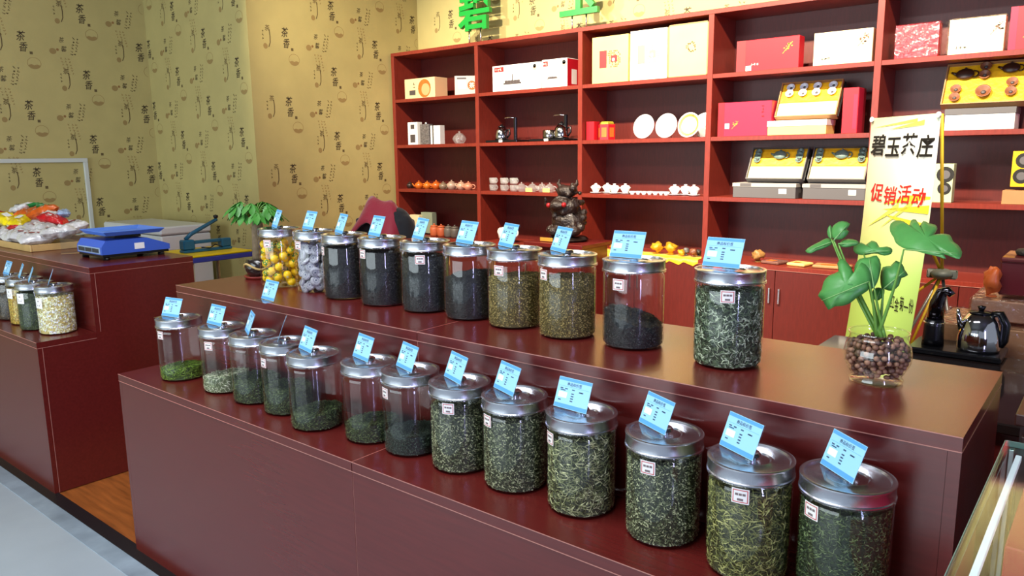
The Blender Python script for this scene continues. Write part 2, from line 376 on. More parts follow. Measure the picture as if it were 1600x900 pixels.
# ================================================================== counters
def counter(label, xl, xr, seams, group):
    t = thing('display_counter', label, 'counter', ((xl + xr) / 2, YF, 0), 0, group)
    ox, oy = (xl + xr) / 2, YF
    def P(name, mb, m=M_WOOD): 
        mb.v = [(x - ox, y - oy, z) for x, y, z in mb.v]; return mb.obj(name, m, t)
    ed = [xl + .02] + seams + [xr - .02]; g = .0012; th = .024
    P('carcass', MB().box(xl + .022, xr - .022, YF + .02, YU + .03, .002, ZL - th - .002).box(xl + .022, xr - .022, YU + .02, YB - .02, .002, ZU - th - .002), M_DARK)
    for a, b in zip(ed, ed[1:]):
        a2, b2 = a + (g if a != ed[0] else 0), b - (g if b != ed[-1] else 0)
        P('front_panel', MB().box(a2, b2, YF, YF + .018, .003, ZL - th - .0015))
        P('riser_panel', MB().box(a2, b2, YU, YU + .018, ZL + .001, ZU - th - .0015))
        a3, b3 = (xl if a == ed[0] else a2), (xr if b == ed[-1] else b2)
        P('lower_top', MB().box(a3, b3, YF - .001, YU - .0005, ZL - th, ZL))
        P('upper_top', MB().box(a3, b3, YU - .001, YB, ZU - th, ZU))
    for s in seams:
        P('seam_strip', MB().box(s - g, s + g, YF + .001, YF + .01, .003, ZL - th).box(s - g, s + g, YF, YU - .002, ZL - .004, ZL - .0003)
          .box(s - g, s + g, YU + .001, YU + .01, ZL + .002, ZU - th).box(s - g, s + g, YU, YB - .002, ZU - .004, ZU - .0003), M_BAND)
    P('back_panel', MB().box(xl + .02, xr - .02, YB - .02, YB - .002, .003, ZU - th - .001))
    for x0, x1 in ((xl, xl + .0195), (xr - .0195, xr)):
        pts = [(YF, .003), (YF, ZL - th - .0015), (YU, ZL - th - .0015), (YU, ZU - th - .0015), (YB - .001, ZU - th - .0015), (YB - .001, .003)]
        m = MB(); m.prism(pts, -x1, -x0, 0, RZ(PI / 2)); P('side_panel', m)
    # pale edge-banding lines
    w_ = .0016; e = .0006
    m = MB()
    for y, z in ((YF - .001, ZL), (YU - .001, ZU)):
        m.box(xl, xr, y - e, y, z - w_, z + .0001).box(xl, xr, y - e, y + .0002, z - th - w_, z - th)
    for x in (xl, xr):
        sg = -1 if x == xl else 1; xa, xb = sorted((x, x + sg * e))
        m.box(xa, xb, YF, YU, ZL - th - w_, ZL - th).box(xa, xb, YU, YB, ZU - th - w_, ZU - th)
        if x == XR: continue
        m.box(xa, xb, YF + .018, YF + .018 + w_, .004, ZL - th).box(xa, xb, YU + .018, YU + .018 + w_, ZL, ZU - th)
    P('edge_banding', m, M_BAND)
    return t
counter('long two-tier mahogany display counter carrying two rows of lidded tea jars', XL, XR, [-1.3855], 'two-tier counters')
counter('two-tier mahogany counter carrying the blue scale and the bagged tea', -5.55, XLL, [-4.45], 'two-tier counters')

# ================================================================== shelf unit
sh = thing('shelf_unit', 'tall mahogany wall shelf unit with open bays over base cupboards', 'shelf unit', (0, YS, 0))
def SP(name, mb, m=M_SHELF, parent=None):
    mb.v = [(x, y - YS, z) for x, y, z in mb.v]; return mb.obj(name, m, parent or sh)
EDG = [X0, X1, X1 + DX, X1 + 2 * DX, X1 + 3 * DX, X1 + 4 * DX]; UT = .019; DEP = .36
for i, x in enumerate(EDG):
    SP('side_panel' if i in (0, 5) else 'upright', MB().box(x - UT, x + UT, YS, YS + DEP, ZB, ZT - .016, bev=.001))
SP('top_board', MB().box(X0 - UT, EDG[5] + UT, YS, YS + DEP, ZT - .0155, ZT + .0145, bev=.001))
for i in range(5):
    a, b = EDG[i] + UT + .0005, EDG[i + 1] - UT - .0005
    for z in (S1, S2, S3): SP('shelf_board', MB().box(a, b, YS + .002, YS + DEP - .012, z - .014, z + .014, bev=.001))
    SP('back_panel', MB().box(a, b, YS + DEP - .011, YS + DEP, ZB, ZT - .016), M_SHELFB)
    for k in range(2):
        da, db = a - UT + (b - a + 2 * UT) * k / 2 + .002, a - UT + (b - a + 2 * UT) * (k + 1) / 2 - .002
        d = SP('cupboard_door', MB().box(da, db, YS - .05, YS - .03, .07, ZB - .026, bev=.001), M_SHELFB)
        hx = db - .03 if k == 0 else da + .03
        h = MB().box(hx - .006, hx + .006, YS - .065, YS - .0505, .40, .50, bev=.002); SP('handle', h, M_STEEL, d)
SP('cupboard_carcass', MB().box(X0 - UT, EDG[5] + UT, YS - .029, YS + DEP, .002, ZB - .0255), M_DARK)
SP('cupboard_top', MB().box(X0 - UT, EDG[5] + UT, YS - .052, YS + DEP, ZB - .025, ZB, bev=.001))
SP('cupboard_edging', MB().box(X0 - UT, EDG[5] + UT, YS - .0535, YS - .0522, ZB - .027, ZB - .0245), M_BAND)

# ================================================================== tea jars
JR, JH = .0715, .202
_n = 36
ME_GLASS = MB().shell([(.0005, .003), (.058, .0025), (.066, .004), (.0700, .010), (.0715, .018), (.0715, .160), (.0705, .170), (.066, .175), (.0655, .190)], 48).mesh('jar_glass', M_GLASS, True)
ME_LID = MB().lathe([(.0690, .1785), (.0735, .1785), (.0738, .1805), (.0722, .1822), (.0722, .1990), (.0732, .2005), (.0732, .2030), (.0705, .2042), (.066, .2035), (.0635, .2000), (.040, .1990), (.0365, .2012), (.0335, .2016), (.031, .1992), (.0, .1988)], 48).mesh('lid', M_STEEL, 'auto')
ME_KNOB = MB().lathe([(.010, .1990), (.010, .203), (.0155, .206), (.0165, .2095), (.014, .2125), (.009, .2118), (.0, .2105)], 24).mesh('knob', M_CHROME, 'auto')
ME_RING = MB().tube([(.0728 * math.cos(a), .0728 * math.sin(a), .1765) for a in [2 * PI * k / 40 for k in range(41)]], .0014, 6).mesh('neck_ring', M_CGLASS, True)
M_STICK = mat('sticker_paper', S(240, 236, 232), .6); M_STICKR = mat('sticker_red', S(196, 70, 70), .6); M_STICKI = mat('sticker_ink', S(120, 104, 104), .7)
def curved(mb, w_, z0, z1, r, mi):       # a patch bent round the jar, facing -y
    N = 6; vs = []
    for k in range(N + 1):
        a = -PI / 2 + (k / N - .5) * w_ / r
        vs += [(r * math.cos(a), r * math.sin(a), z0), (r * math.cos(a), r * math.sin(a), z1)]
    mb.add(vs, [(2 * k, 2 * k + 2, 2 * k + 3, 2 * k + 1) for k in range(N)], mi)
_m = MB(); W_, H_ = .029, .026
curved(_m, W_, -H_ / 2, H_ / 2, JR + .0006, 0)
for a, b in ((-H_ / 2 + .002, -H_ / 2 + .0034), (H_ / 2 - .0034, H_ / 2 - .002)): curved(_m, W_ - .004, a, b, JR + .0009, 1)
for sx in (-1, 1):
    aa = sx * (W_ / 2 - .0027) / JR - PI / 2; q = .0007 / JR
    R_ = JR + .0009; _m.quad(*[(R_ * math.cos(t), R_ * math.sin(t), z) for t, z in ((aa - q, -.011), (aa + q, -.011), (aa + q, .011), (aa - q, .011))], 1)
for zz, x0, x1 in ((.003, -.0085, -.0035), (.003, -.0025, .0025), (.003, .0035, .0085), (-.006, -.005, .005)):
    R_ = JR + .0009; _m.quad(*[(R_ * math.cos(t / JR - PI / 2), R_ * math.sin(t / JR - PI / 2), z) for t, z in ((x0, zz - .002), (x1, zz - .002), (x1, zz + .002), (x0, zz + .002))], 2)
ME_STICK = _m.mesh('sticker', [M_STICK, M_STICKR, M_STICKI])
_m = MB(); curved(_m, .040, -.022, .022, JR + .0006, 0)
for zz, x0, x1 in ((.008, -.004, .004), (-.004, -.012, .012), (-.010, -.008, .008)):
    R_ = JR + .0009; _m.quad(*[(R_ * math.cos(t / JR - PI / 2), R_ * math.sin(t / JR - PI / 2), z) for t, z in ((x0, zz - .002), (x1, zz - .002), (x1, zz + .002), (x0, zz + .002))], 1)
ME_BIGSTICK = _m.mesh('paper_label', [M_STICK, M_STICKI])

# ---- tea fillings
def tmats(name, cols): return [mat('tea_%s_%d' % (name, i), S(*[min(245, q * (1.18 if name in ('black', 'charcoal') else 1.42)) for q in c]), .6) for i, c in enumerate(cols)]
TEA = {  # colours, strip length, strip width, count for a full jar, curl
 'green':  (tmats('bright_green', [(40, 56, 14), (74, 100, 24), (104, 130, 44)]), .016, .0016, 2600, .4),
 'pale':   (tmats('pale_green', [(70, 78, 52), (128, 138, 104), (176, 180, 150)]), .015, .0015, 2600, .3),
 'dgreen': (tmats('dark_green', [(26, 34, 18), (48, 60, 32), (78, 90, 54)]), .009, .0016, 3800, .6),
 'teal':   (tmats('fine_dark_green', [(22, 30, 24), (38, 50, 40), (58, 70, 58)]), .006, .0016, 4200, .6),
 'speck':  (tmats('speckled_green', [(36, 40, 26), (78, 84, 58), (136, 138, 106)]), .007, .0019, 5200, .8),
 'long':   (tmats('long_leaf', [(40, 44, 28), (88, 92, 58), (142, 142, 104)]), .020, .0020, 3000, .7),
 'olive':  (tmats('olive_long', [(44, 46, 24), (86, 88, 46), (128, 126, 76)]), .017, .0018, 3200, .4),
 'twist':  (tmats('twisted_green', [(30, 38, 26), (66, 78, 56), (136, 144, 122)]), .019, .0024, 2600, 1.0),
 'black':  (tmats('black', [(18, 17, 17), (34, 32, 32), (52, 50, 48)]), .008, .0015, 3800, .5),
 'brown':  (tmats('olive_brown', [(62, 54, 24), (100, 88, 46), (136, 120, 72)]), .005, .0021, 5200, .5),
 'char':   (tmats('charcoal', [(24, 26, 26), (42, 44, 44), (64, 66, 64)]), .006, .0015, 4200, .5),
 'flower': (tmats('cream_flower', [(150, 136, 84), (206, 192, 140), (226, 218, 178)]), .013, .0060, 1500, .8),
 'yellow': (tmats('yellow_flower', [(120, 96, 30), (168, 136, 52), (196, 168, 90)]), .008, .0030, 2600, .8),
 'dbrown': (tmats('dark_brown', [(36, 28, 20), (60, 50, 36), (90, 78, 56)]), .008, .0022, 3000, .6),
}
FULL = .168
def tea_mesh(kind, frac, seed, slope=0, saz=0):
    mats, ln, wd, cnt, curl = TEA[kind]; rr = random.Random(seed); mb = MB(); R = .0668
    def top(x, y): return max(.012, frac * FULL + slope * (x * math.cos(saz) + y * math.sin(saz)) / R * FULL + .004 * noise.noise((x * 40, y * 40, seed)))
    N = 32; base = []
    # dark core
    vs = [(0, 0, .0045)] + [((R - .001) * math.cos(2 * PI * k / N), (R - .001) * math.sin(2 * PI * k / N), .0055) for k in range(N)]
    vs += [((R - .001) * math.cos(2 * PI * k / N), (R - .001) * math.sin(2 * PI * k / N), top(R * math.cos(2 * PI * k / N), R * math.sin(2 * PI * k / N)) - .002) for k in range(N)] + [(0, 0, top(0, 0) - .002)]
    fs = [(0, 1 + (k + 1) % N, 1 + k) for k in range(N)] + [(1 + k, 1 + (k + 1) % N, 1 + N + (k + 1) % N, 1 + N + k) for k in range(N)] + [(1 + N + k, 1 + N + (k + 1) % N, 2 * N + 1) for k in range(N)]
    mb.add(vs, fs, 0)
    def strip(c, n, d):
        b = n.cross(d).normalized(); L = ln * rr.uniform(.5, 1.15); w_ = wd * rr.uniform(.6, 1.2); bend = rr.uniform(-1, 1) * curl * L * .35; lift = rr.uniform(0, .0014)
        pts = [c - d * L / 2 + b * bend - n * .0008, c + n * lift, c + d * L / 2 + b * bend - n * .0008]
        ws = (w_ * .35, w_, w_ * .35); vs = []
        for q, (pt, ww) in enumerate(zip(pts, ws)):
            tw = n * (ww * rr.uniform(-.5, .5)); vs += [pt - b * ww / 2 + tw, pt + b * ww / 2 - tw]
        vs = [Vector((v.x, v.y, max(.0052, v.z))) for v in vs]
        for i, v in enumerate(vs):
            h = math.hypot(v.x, v.y)
            if h > .0697: vs[i] = Vector((v.x * .0697 / h, v.y * .0697 / h, v.z))
        mb.add(vs, [(0, 1, 3, 2), (2, 3, 5, 4)], rr.choices((0, 1, 2), (3, 5, 3))[0])
    for i in range(int(cnt * 1.25 * max(frac, .2))):
        a = rr.uniform(0, 2 * PI); x, y = R * math.cos(a), R * math.sin(a); z = rr.uniform(.006, top(x, y))
        n = Vector((math.cos(a), math.sin(a), 0)); tq = rr.gauss(0, .9)
        d = Vector((-math.sin(a) * math.cos(tq), math.cos(a) * math.cos(tq), math.sin(tq)))
        strip(Vector((x, y, z)) + n * rr.uniform(-.0002, .0014), n, d)
    for i in range(int(cnt * (.22 if frac > .9 else .5))):
        a = rr.uniform(0, 2 * PI); h = math.sqrt(rr.random()) * (R - .004); x, y = h * math.cos(a), h * math.sin(a)
        q = rr.uniform(0, 2 * PI); d = Vector((math.cos(q), math.sin(q), rr.uniform(-.3, .3))).normalized()
        strip(Vector((x, y, top(x, y))), (Vector((0, 0, 1)) - d * d.z).normalized(), d)
    return mb.mesh('tea_leaves', mats, False)

# ---- blue price card in a clear holder, standing on the lid; local front is -y
CW, CH, TILT = .084, .063, math.radians(21)
M_ACR = clear('clear_acrylic', (.93, .96, .97, 1), .04, 1.5)
M_CARD = mat('blue_price_paper', S(150, 205, 238), .45); M_CARDD = mat('blue_price_border', S(84, 156, 214), .5)
M_CARDW = mat('pale_price_patch', S(226, 236, 240), .5); M_CARDI = mat('price_ink', S(60, 84, 112), .6)
_tm = T((0, 0, .0018)) @ RX(-TILT)          # card plane leans back
ME_HOLD = MB().box(-CW / 2 - .001, CW / 2 + .001, -.0004, .0012, 0, CH + .002, 0, _tm).box(-CW / 2 - .001, CW / 2 + .001, -.030, .001, .0004, .0018).mesh('acrylic_holder', M_ACR)
_c = MB().box(-CW / 2, CW / 2, -.0012, -.0006, .001, CH + .001, 0, _tm)
ME_CARD = _c.mesh('price_sheet', M_CARD)
_p = MB(); _pm = _tm @ frame_mx(Vector((0, -.00135, 0)), (1, 0, 0), (0, 0, 1))
def pq(x0, x1, z0, z1, mi): _p.quad((x0, z0, 0), (x1, z0, 0), (x1, z1, 0), (x0, z1, 0), mi, _pm)
pq(-CW / 2 + .001, CW / 2 - .001, .002, .010, 0); pq(-CW / 2 + .001, CW / 2 - .001, CH - .006, CH, 0)
pq(-CW / 2 + .006, -.014, .022, .034, 1); pq(-CW / 2 + .004, CW / 2 - .004, .0455, .0460, 0)
for x, z in ((-.03, .041), (-.018, .041), (0, .041), (.018, .039), (-.03, .017), (0, .033), (0, .028), (0, .023), (0, .018), (.022, .039)): pq(x - .004, x + .003, z - .0012, z + .0012, 2)
pq(-.033, -.020, .0365, .0385, 2)
_vs, _fs = glyph('商品标价签', .0075, 0, .01); _p.add([(x, y + .0515, .0001) for x, y, z in _vs], _fs, 2, _pm)
ME_CPRINT = _p.mesh('price_print', [M_CARDD, M_CARDW, M_CARDI])
def price_card(x, y, z, az, label, group='blue price cards', tilt_extra=0):
    t = thing('price_card', label, 'price card', (x, y, z), az, group)
    link('acrylic_holder', ME_HOLD, t); s = link('price_sheet', ME_CARD, t); link('price_print', ME_CPRINT, s); return t
def jar(x, y, z, label, sticker=None, big=False, rz=0):
    t = thing('tea_jar', label, 'jar', (x, y, z), rz, 'steel-lidded tea jars')
    link('jar_glass', ME_GLASS, t); l = link('lid', ME_LID, t); link('knob', ME_KNOB, l); link('neck_ring', ME_RING, t)
    if sticker:
        d = ray(*sticker); o = CAM - Vector((x, y, 0)); R = JR
        a = d.x ** 2 + d.y ** 2; b = 2 * (o.x * d.x + o.y * d.y); c = o.x ** 2 + o.y ** 2 - R * R; disc = b * b - 4 * a * c
        if disc < 0: tt = -b / (2 * a)
        else: tt = (-b - math.sqrt(disc)) / (2 * a)
        h = o + d * tt; an = math.atan2(h.y, h.x) + PI / 2 - rz
        link('paper_label' if big else 'sticker', ME_BIGSTICK if big else ME_STICK, t, (0, 0, min(.160, max(.03, h.z - z))), (0, 0, an))
    return t
ORD = ['first', 'second', 'third', 'fourth', 'fifth', 'sixth', 'seventh', 'eighth', 'ninth', 'tenth', 'eleventh', 'twelfth', 'last']
# x, y, tea kind, fill, slope, slope azimuth, sticker pixel, card bottom edge pixels, wording
LOWER = [
 (-2.412, 1.205, 'green', .24, .02, 0, (250, 524), (259, 489, 289, 493), 'a quarter full of bright green tea'),
 (-2.172, 1.223, 'pale', .30, .05, 0, (325, 541), (326, 505, 346, 510), 'a third full of pale green needles'),
 (-1.999, 1.223, 'dgreen', .40, .03, 2, None, (377, 515, 385, 528), 'under half full of dark green tea'),
 (-1.838, 1.223, 'dgreen', .42, .03, 2.6, (411, 567), None, 'with its card turned edge-on'),
 (-1.668, 1.196, 'dgreen', .26, .05, 1, None, (468, 546, 482, 553), 'set forward, low dark tea'),
 (-1.479, 1.229, 'dgreen', .28, .03, 0, None, (552, 557, 577, 568), 'a quarter full of dark leaf'),
 (-1.334, 1.236, 'teal', .30, .02, 0, (601, 614), (624, 571, 650, 584), 'a third full of fine blue-green tea'),
 (-1.169, 1.237, 'speck', .86, .04, 3, (700, 639), (710, 587, 734, 600), 'nearly full of speckled curly tea'),
 (-1.004, 1.236, 'speck', .95, .02, 0, (761, 657), (786, 604, 816, 619), 'full of fine grey-green tea'),
 (-.825, 1.232, 'long', .96, .02, 0, (859, 684), (874, 633, 922, 646), 'full of long pale twisted leaves'),
 (-.637, 1.231, 'speck', .97, .02, 0, (1012, 731), (1010, 656, 1059, 682), 'full of small olive-green curls'),
 (-.462, 1.213, 'olive', .98, .01, 0, (1157, 767), (1134, 690, 1190, 718), 'full of olive needle leaves'),
 (-.309, 1.231, 'dgreen', .98, .01, 0, (1267, 798), (1281, 726, 1333, 760), 'full of dark flecked tea')]
UPPER = [
 (-2.290, 1.529, None, 1, 0, 0, (417, 381), (428, 355, 436, 358), 'full of yellow and green citrus balls'),
 (-2.108, 1.544, None, 1, 0, 0, (465, 382), (488, 357, 500, 359), 'full of grey paper-wrapped tea discs'),
 (-1.932, 1.526, 'black', .97, 0, 0, (504, 392), (523, 364, 533, 367), 'full of black tea beside discs'),
 (-1.748, 1.523, 'black', .97, 0, 0, (566, 397), (577, 368, 592, 371), 'full of coal-black tea'),
 (-1.573, 1.533, 'char', .96, 0, 0, (656, 406), (645, 373, 661, 377), 'full of black fine-cut tea'),
 (-1.400, 1.533, 'black', .72, .14, -.4, None, (712, 380, 737, 384), 'of black tea heaped to one side'),
 (-1.236, 1.528, 'brown', .80, .03, 0, (779, 423), (774, 382, 804, 389), 'four fifths full of olive-brown tea'),
 (-1.060, 1.518, 'brown', .88, .02, 0, (849, 429), (861, 389, 896, 398), 'nearly full of speckled brown tea'),
 (-.877, 1.525, 'char', .42, .11, 3.3, (966, 445), (968, 401, 1004, 404), 'half full of sloping charcoal tea'),
 (-.636, 1.506, 'twist', .96, .02, 0, (1137, 464), (1106, 414, 1168, 420), 'full of big twisted green leaves')]
for tier, rows, z in (('lower', LOWER, ZL), ('upper', UPPER, ZU)):
    for i, (x, y, kind, fr, sl, sa, stk, cp, word) in enumerate(rows):
        place = f'{ORD[i]} from the gap, {tier} tier'
        jar(x, y, z, f'jar {word}, {place}', stk)
        if kind:
            o = link('tea_leaves', tea_mesh(kind, fr, i * 7 + (3 if tier == 'upper' else 0), sl, sa), None, (x, y, z))
            tag(o, f'loose tea in the {ORD[i]} {tier}-tier jar from the counter gap', 'tea', kind='stuff')
        zz = z + .2042
        if cp:
            a, b = atz(cp[0], cp[1], zz), atz(cp[2], cp[3], zz); az = math.atan2(b.y - a.y, b.x - a.x); c = (a + b) / 2
        else:
            az = math.atan2(-y, -x) - .09; c = Vector((x - .012, y + .004, 0))
        az = max(-2.2, min(.4, az))
        # keep the card just in front of the knob and on the lid
        nrm = Vector((math.sin(az), -math.cos(az), 0)); off = (c - Vector((x, y, 0))); off.z = 0
        tang = Vector((math.cos(az), math.sin(az), 0)); tt = max(-.018, min(.018, off.dot(tang)))
        pos = Vector((x, y, zz + .0002)) + tang * tt + nrm * .0185
        price_card(pos.x, pos.y, pos.z, az, f'blue price card on the {ORD[i]} {tier}-tier jar from the counter gap')
# spare card standing straight on the upper tier
q = atz(418, 470, ZU); price_card(q.x, q.y, ZU + .0002, -.12, 'blue price card standing on the counter before the citrus-ball jar')

# citrus balls and wrapped discs, each one its own
M_CIT = mat('citrus_yellow', S(255, 206, 8), .35, bump=.15, bscale=90); M_CITG = mat('citrus_green', S(70, 128, 48), .5); M_CITP = mat('citrus_pale', S(226, 214, 160), .5)
_b = MB(); _b.ball((0, 0, 0), .0145, 14); ME_CIT = _b.mesh('citrus_ball', M_CIT, True)
_b = MB(); N = 14
for k in range(N):
    a, b = 2 * PI * k / N, 2 * PI * (k + 1) / N; ra = .0148
    def pt(t, ph): return (ra * math.sin(ph) * math.cos(t), ra * math.sin(ph) * math.sin(t), ra * math.cos(ph))
    wv = lambda t: 1.05 + .3 * math.sin(3 * t)
    _b.add([(0, 0, ra), pt(a, wv(a) * .5), pt(b, wv(b) * .5), pt(a, wv(a)), pt(b, wv(b))], [(0, 1, 2), (1, 3, 4, 2)])
ME_CITC = _b.mesh('leaf_cap', M_CITG, True)
_b = MB(); _b.lathe([(0, 0), (.004, .0002), (.004, .0008), (0, .001)], 8, 0, T((0, 0, -.0152))); ME_CITB = _b.mesh('tail_mark', M_CITP)
def pack(n, R, z0, zmax, rad, rr, fx):
    pts = []; tries = 0
    while len(pts) < n and tries < 20000:
        tries += 1; a = rr.uniform(0, 2 * PI); h = R * (1 if rr.random() < .75 else math.sqrt(rr.random()) * .6); z = rr.uniform(z0, zmax)
        p = Vector((h * math.cos(a), h * math.sin(a), z))
        if all((p - q).length > rad * 1.98 for q in pts): pts.append(p)
    return pts
rr = random.Random(11)
cx, cyy = UPPER[0][0], UPPER[0][1]
for k, p in enumerate(sorted(pack(70, .0535, .019, .150, .0148, rr, 1), key=lambda v: v.z)):
    t = thing('citrus_ball', 'yellow citrus tea ball with a green leaf cap inside the jar', 'citrus ball', (cx + p.x, cyy + p.y, ZU + p.z), 0, 'citrus tea balls in the jar')
    t.rotation_euler = (rr.uniform(0, 6), rr.uniform(0, 6), rr.uniform(0, 6))
    b = link('ball', ME_CIT, t); link('leaf_cap', ME_CITC, t); link('tail_mark', ME_CITB, t)
M_DISC = mat('grey_paper_wrap', S(178, 178, 184), .6, var=.14, vscale=60, bump=.5, bscale=120)
M_DISCI = mat('blue_grey_print', S(104, 108, 128), .6)
ME_DISC = MB().lathe([(.0, -.0058), (.012, -.0062), (.0175, -.003), (.0185, .001), (.0165, .0045), (.011, .0062), (.0, .0064)], 16).mesh('wrapped_disc', M_DISC, True)
_b = MB()
for k in range(10):
    a, b = 2 * PI * k / 10, 2 * PI * (k + .55) / 10
    _b.quad((.0075 * math.cos(a), .0075 * math.sin(a), .0066), (.0100 * math.cos(a), .0100 * math.sin(a), .0066), (.0100 * math.cos(b), .0100 * math.sin(b), .0066), (.0075 * math.cos(b), .0075 * math.sin(b), .0066))
_b.quad((-.003, -.003, .0067), (.003, -.003, .0067), (.003, .003, .0067), (-.003, .003, .0067)); ME_DISCP = _b.mesh('print_ring', M_DISCI)
cx, cyy = UPPER[1][0], UPPER[1][1]
pts = pack(95, .052, .014, .152, .0100, rr, 1)
for p in pts:
    t = thing('wrapped_tea_disc', 'small grey paper-wrapped tea disc inside the jar', 'tea disc', (cx + p.x * .93, cyy + p.y * .93, ZU + p.z), 0, 'wrapped tea discs in the jar')
    rad = Vector((p.x, p.y, 0)).normalized(); nn = (rad + Vector((rr.uniform(-.6, .6), rr.uniform(-.6, .6), rr.uniform(-.3, .9)))).normalized()
    t.rotation_euler = nn.to_track_quat('Z', 'Y').to_euler()
    link('disc', ME_DISC, t); link('print_ring', ME_DISCP, t)

# jars of the other counter
LEFTJ = [(-3.493, 1.219, 'flower', .97, (60, 474), 'full of cream flower petals', (75, 447)), (-3.655, 1.200, 'dgreen', .97, (31, 467), 'full of dark green tea', (43, 437)),
         (-3.820, 1.217, 'yellow', .95, (14, 459), 'full of yellow blossom', (27, 433)), (-3.985, 1.217, 'dbrown', .95, None, 'full of dark brown tea', (3, 428))]
for i, (x, y, kind, fr, stk, word, cpx) in enumerate(LEFTJ):
    jar(x, y, ZL, f'white-labelled jar {word}, {ORD[i]} from the end of the scale counter', stk, big=True)
    tag(link('tea_leaves', tea_mesh(kind, fr, 50 + i), None, (x, y, ZL)), f'{ {"flower":"cream flower petals","dgreen":"dark green tea","yellow":"yellow blossom","dbrown":"dark brown tea"}[kind] } in the {ORD[i]} jar below the scale', 'tea', kind='stuff')
    az = math.atan2(-y, -x) - (.03, -.02, -.05, -.25)[i]
    nrm = Vector((math.sin(az), -math.cos(az), 0)); price_card(x + nrm.x * .0185, y + nrm.y * .0185, ZL + .2044, az, f'price card atop the {ORD[i]} white-labelled jar below the blue scale')

# ================================================================== goods on the shelves
def fspan(u0, u1, vt, vb, dy):
    Y = YS + dy; return aty(u0, vb, Y).x, aty(u1, vb, Y).x, aty((u0 + u1) / 2, vt, Y).z
def gift(name, label, u0, u1, vt, vb, zs, depth, m, dy=.03, decals=(), side=None, cat='box', group='gift boxes on the shelves', wrap=False, rz=0, top=None):
    xa, xb, zt = fspan(u0, u1, vt, vb, dy); z0 = zs + .0145; W = xb - xa; H = zt - z0
    t = thing(name, label, cat, ((xa + xb) / 2, YS + dy, z0), rz, group)
    MB().box(-W / 2, W / 2, 0, depth, 0, H, bev=.0015).obj('carton', m, t)
    if side:
        MB().box(W / 2, W / 2 + .0008, .004, depth - .004, .004, H - .004).obj('side_print', side, t)
    for (a, b, c, d, dm) in decals:
        MB().box(-W / 2 + a * W, -W / 2 + b * W, -.0008, 0, c * H, d * H).obj('front_print', dm, t)
    if wrap:
        b = MB(); N = 7
        for (ax, ay, az) in ((0, 0, 0),):
            b.box(-W / 2 - .006, W / 2 + .006, -.006, depth + .006, .002, H + .006, bev=.004)
            for k in range(N):
                zz = H * (k + .5) / N; q = rnd.uniform(.008, .02)
                b.add([(-W / 2 - .006, .01, zz - .02), (-W / 2 - .006 - q, -.004, zz), (-W / 2 - .006, .01, zz + .02)], [(0, 1, 2)])
                b.add([(W / 2 + .006, .01, zz - .02), (W / 2 + .006 + q, -.004, zz), (W / 2 + .006, .01, zz + .02)], [(0, 1, 2)])
        b.obj('plastic_wrap', M_WRAP, t)
    return t, W, H
def disc_print(t, cx, cz, r, m, y=-.0012, n=18, ri=0):
    b = MB()
    for k in range(n):
        a, c = 2 * PI * k / n, 2 * PI * (k + 1) / n
        b.add([(cx + ri * math.cos(a), y, cz + ri * math.sin(a)), (cx + r * math.cos(a), y, cz + r * math.sin(a)), (cx + r * math.cos(c), y, cz + r * math.sin(c)), (cx + ri * math.cos(c), y, cz + ri * math.sin(c))], [(0, 1, 2, 3)])
    return b.obj('front_print', m, t)
def blossom(t, cx, cz, s, m, seed=1):
    b = MB(); r = random.Random(seed)
    for k in range(12):
        a = r.uniform(0, 6.28); d = r.uniform(.2, 1) * s; x, z = cx + d * math.cos(a) * .9, cz + d * math.sin(a); q = s * r.uniform(.14, .26)
        b.add([(x + q * math.cos(j * 1.047 + a), -.0012, z + q * .7 * math.sin(j * 1.047 + a)) for j in range(6)], [tuple(range(6))])
    b.quad((cx - s * 1.2, -.0011, cz - s * 1.3), (cx - s * 1.1, -.0011, cz - s * 1.35), (cx + s * .9, -.0011, cz + s * .9), (cx + s * .8, -.0011, cz + s)); return b.obj('blossom_print', m, t)
def script_marks(t, x, z, n, s, m, vert=False, y=-.0012):
    b = MB(); r = random.Random(int(abs(x * 997 + z * 31)) + n)
    for k in range(n):
        for q in range(3):
            ox, oz = (0, -k * s * 1.2) if vert else (k * s * 1.2, 0)
            cx, cz = x + ox + r.uniform(-.2, .2) * s, z + oz + r.uniform(-.3, .3) * s; a = r.choice((0, 1.57)); l, w_ = s * .42, s * .09
            dx, dz = math.cos(a), math.sin(a)
            b.quad(*[(cx + dx * p * l - dz * e * w_, y, cz + dz * p * l + dx * e * w_) for p, e in ((-1, -1), (1, -1), (1, 1), (-1, 1))])
    return b.obj('print_marks', m, t)
M_PINKL = mat('pale_pink_print', S(216, 120, 120), .5); M_MARO = mat('maroon_print', S(150, 34, 40), .5); M_BROWNP = mat('brown_print', S(104, 66, 34), .55)
M_CHAR = mat('charcoal_print', S(74, 66, 66), .5); M_SKIN = mat('portrait_print', S(214, 170, 140), .6)

# top row
t, W, H = gift('tea_set_carton', 'cream carton with an orange round print, beside the papered wall', 633, 680, 122, 155, S1, .16, mat('buff_card', S(226, 196, 150), .5), .03)
disc_print(t, W * .16, H * .48, H * .46, M_ORANGE); disc_print(t, W * .2, H * .42, H * .3, mat('peach_print', S(228, 160, 110), .5), -.0018)
script_marks(t, -W * .18, H * .72, 2, .022, M_INK, True); MB().box(-W * .34, -W * .14, -.0012, 0, H * .18, H * .42).obj('front_print', M_CHAR, t)
c = aty(711, 150, YS + .05)
t = thing('tea_set_carton', 'carton standing cornerwise with orange faces and a white patch', 'box', (c.x, c.y, S1 + .0145), math.radians(38), 'gift boxes on the shelves')
MB().box(0, .19, 0, .17, 0, .165, bev=.0015).obj('carton', mat('silver_card', S(190, 188, 184), .45), t)
MB().box(-.0008, 0, .002, .168, .002, .163).obj('side_print', M_ORANGE, t)
